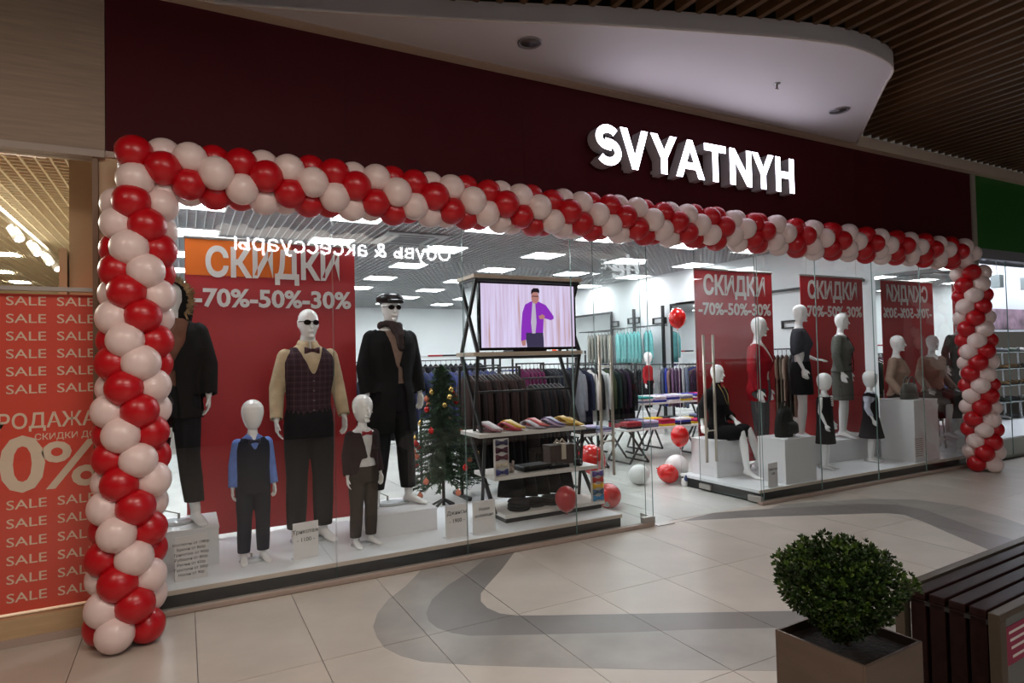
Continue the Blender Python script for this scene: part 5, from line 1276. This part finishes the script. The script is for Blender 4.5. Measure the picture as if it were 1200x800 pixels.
for x in (12.2, 13.6, 15.0, 16.4): MB().bar((x, 1.2, .29), (x, 1.2, 1.6), .03).bar((x, 1.45, .29), (x, 1.45, 1.6), .03).build('post', M['chrome'], nbf)
for z in (.6, .9, 1.2, 1.5): box('shelf', (12.2, 16.4), (1.18, 1.47), (z, z + .012), mat('shelf_frost', (.45, .50, .50), .2), nbf)
rn = random.Random(9)
shc = [mat('shoe_%d' % i, c_, .4) for i, c_ in enumerate([(.25, .12, .03), (.03, .05, .03), (.30, .25, .04), (.08, .02, .02), (.04, .04, .05), (.35, .33, .32)])]
shm = []
for m in shc:
    shm.append((MB().tube([(-.09, 0, .045), (-.03, 0, .045), (.05, 0, .035), (.10, 0, .025)], [.038, .036, .034, .024], 8).mesh('upper', m), MB().box((-.115, .12), (-.036, .036), (0, .018)).mesh('sole', blk)))
for z in (.29, .612, .912, 1.212, 1.512):
    for k in range(9):
        i = rn.randrange(6); g = thing('shoe', ['tan', 'dark green', 'mustard', 'oxblood', 'charcoal', 'pale grey'][i] + ' shoe, %s from the left, %s neighbour shelf up' % (ORD[k], ORD[(.29, .612, .912, 1.212, 1.512).index(z)]), 'shoe', (12.4 + k * .42, 1.32, z + .002), rn.uniform(-.4, .4) - 1.2, 'shoes on the neighbour shop shelving')
        obj('upper', shm[i][0], g); obj('sole', shm[i][1], g)
for i, (x, y) in enumerate(((11.6, .9), (13.2, 1.0), (15.0, 1.2), (11.6, 2.9))):
    t = thing('ceiling_light', 'cool light panel in the green neighbour shop, %s from the balloon column' % ORD[(0, 2, 3, 1)[i]], 'ceiling light', (x, y, 3.298), group='light panels in the green neighbour shop')
    MB().box((-.3, .3), (-.3, .3), (-.01, 0)).build('diffuser', emit('cool_panel', (.85, .88, 1), 9) if i == 0 else M['cool_panel'], t); MB().box((-.32, .32), (-.32, .32), (0, .002)).build('frame', M['panel_frame'], t)
for i in range(2):
    t = thing('ceiling_lamp', 'grey cube lamp in the green neighbour shop, %s' % ('nearer the balloon column' if i == 0 else 'farther from the balloon column'), 'lamp', (12.3 + i * 1.0, .9, 2.62))
    MB().box((-.07, .07), (-.07, .07), (0, .22)).build('housing', mat('lamp_grey', (.22, .25, .25), .5), t, .006); MB().bar((0, 0, .22), (0, 0, .68), .012, n=6).build('rod', blk, t)
area('neighbour_fill', (13.5, .9, 3.25), 5, 1.0, 35, (.88, .92, 1))  # added fill light without a fixture, lifts the dim neighbour interior
# ================================================================ shop fronts across the mall (seen as reflections in the glass)
opp = struct('wall_opposite')
box('facade', (-6, 24), (-9.4, -9.2), (0, 4.45), mat('opposite_dark', (.05, .035, .032), .6), opp)
t = thing('opposite_sign', 'white lit shoe and accessory sign across the mall, seen mirrored in the glass', 'sign', (3.3, -9.2, 3.8), world=True)
text('lettering', 'Обувь & аксессуары', .47, emit('white_neon', (.95, .97, 1), 18.0), t, (3.32, -9.17, 3.97), rot=(PI / 2, 0, PI), width=4.75, bold=.006, depth=.02)
t = thing('opposite_sign', 'round de CODE logo sign across the mall, seen mirrored in the glass', 'sign', (10.8, -9.2, 3.8), world=True)
text('lettering', 'CODE', .38, emit('grey_neon', (.75, .8, .82), 5), t, (10.75, -9.17, 4.0), rot=(PI / 2, 0, PI), width=1.3, bold=.004, depth=.02)
text('lettering', 'de', 1.0, M['grey_neon'], t, (10.95, -9.17, 3.75), rot=(PI / 2, 0, PI), bold=.01, depth=.02)
# ================================================================ planter with a clipped bush
pt = thing('planter', 'square brushed metal planter with a small bushy shrub in front of the bench', 'planter', (2.295, -3.045, 0), math.radians(2.5))
pm = mat('planter_metal', (.13, .095, .075), .38, .55, nscale=3, namt=.12, stretch=(1, 1, 4)); a = .185; th = .012; hh = .495
for sx_, sy_ in ((0, -1), (0, 1), (-1, 0), (1, 0)):
    if sx_ == 0: box('side', (-a, a), (min(sy_ * a, sy_ * (a - th)), max(sy_ * a, sy_ * (a - th))), (0, hh), pm, pt, .0015)
    else: box('side', (min(sx_ * a, sx_ * (a - th)), max(sx_ * a, sx_ * (a - th))), (-a + th, a - th), (0, hh), pm, pt, .0015)
box('soil', (-a + th, a - th), (-a + th, a - th), (.0, hh - .035), mat('soil', (.018, .012, .009), .95, nscale=30, namt=.6, bump=.8, bscale=60), pt)
rp = random.Random(21)
mb = MB(); mb.tube([(0, 0, hh - .06), (.01, 0, hh + .04), (-.01, .01, hh + .12)], [.016, .013, .010], 8)
for k in range(14):
    q = rp.uniform(0, 2 * PI); r0 = rp.uniform(.05, .17)
    mb.tube([(0, 0, hh + .02), (math.cos(q) * r0 * .5, math.sin(q) * r0 * .5, hh + .10), (math.cos(q) * r0, math.sin(q) * r0, hh + .22)], [.007, .005, .003], 5)
mb.build('trunk', mat('bark', (.09, .06, .04), .85), pt)
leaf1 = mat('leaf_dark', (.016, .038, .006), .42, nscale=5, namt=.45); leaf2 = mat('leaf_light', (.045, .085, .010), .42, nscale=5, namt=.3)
lf = MB(); mi = []
def tuft(c_, d, n, s_, light):
    for k in range(n):
        v = (d + Vector((rp.uniform(-1, 1), rp.uniform(-1, 1), rp.uniform(-.8, 1)))).normalized()
        o_ = v.cross(Vector((rp.uniform(-1, 1), rp.uniform(-1, 1), rp.uniform(-1, 1)))).normalized(); L_ = s_ * rp.uniform(.7, 1.15); w_ = L_ * .26; up = v.cross(o_).normalized() * L_ * .05
        lf.add([c_, c_ + v * L_ * .45 + o_ * w_ + up, c_ + v * L_, c_ + v * L_ * .45 - o_ * w_ + up, c_ + v * L_ * .5], [(0, 4, 1), (1, 4, 2), (0, 3, 4), (3, 2, 4)]); mi.extend([light] * 4)
cc = Vector((-.035, 0, .688))
for k in range(4200):
    v = Vector((rp.gauss(0, 1), rp.gauss(0, 1), rp.gauss(0, 1))).normalized()
    nz = noise.noise(v * 2.3 + Vector((3, 1, 5))) * .20 + noise.noise(v * 6) * .10
    low = max(0, -v.z)
    R_ = 1 + nz; s_ = rp.uniform(.80, 1.02) if k % 2 else rp.uniform(.25, .8)
    p = cc + Vector((v.x * .225 * R_ * (1 - low * .45), v.y * .235 * R_ * (1 - low * .45), v.z * .185 * R_)) * s_
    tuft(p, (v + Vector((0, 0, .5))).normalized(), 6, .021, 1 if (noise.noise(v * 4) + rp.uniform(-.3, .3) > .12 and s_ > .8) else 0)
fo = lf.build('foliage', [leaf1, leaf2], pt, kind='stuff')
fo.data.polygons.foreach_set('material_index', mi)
# ================================================================ bench
bn = thing('bench', 'dark slatted bench with metal end frame at the bottom right', 'bench', (3.12, -2.80, 0), math.radians(3.2))
bm_ = mat('bench_wood', (.014, .004, .0035), .42, nscale=5, namt=.35, stretch=(.8, 5, 5), spec=.15); fr_ = mat('bench_frame', (.09, .07, .05), .42, .5)
L_ = 2.6; zt = .445
for k in range(4):
    y1 = -.012 - k * .0835; y0 = y1 - .068
    MB().box((0, L_), (y0, y1), (zt - .035, zt)).build('seat_slat', bm_, bn, .004)
    MB().box((0, .035), (y0, y1), (0, zt - .037)).build('end_slat', bm_, bn, .004)
MB().box((.045, .06), (-.35, 0), (0, zt - .06)).build('gap_shade_panel', stg_b, bn)  # added dark sheet, stands in for the shade between the end slats
for y0, y1 in ((-.0, .045), (-.395, -.35)):
    MB().box((-.035, L_), (y0, y1), (zt - .022, zt + .006)).build('top_rail', fr_, bn, .002)
    MB().box((-.035, .022), (y0, y1), (0, zt - .022)).build('end_post', fr_, bn, .002)
    MB().box((-.035, L_), (y0, y1), (0, .04)).build('bottom_rail', fr_, bn, .002)
MB().box((.0, L_), (-.34, -.0), (zt - .06, zt - .04)).build('under_panel', blk, bn)
pf = MB().box((.03, 1.2), (-.375, -.368), (.04, zt - .03)).build('side_panel', mat('panel_dark_glass', (.10, .11, .11), .15), bn)
t2_ = MB().box((.055, .42), (-.377, -.3755), (.20, zt - .075)).build('pink_sticker', mat('sticker_pink', (.28, .012, .06), .5), pf)
for k, z in enumerate((.335, .30, .265, .225)):
    MB().box((.09 + .01 * k, .30 - .02 * k), (-.3778, -.377), (z, z + .012)).build('printed_line', prt, bn)
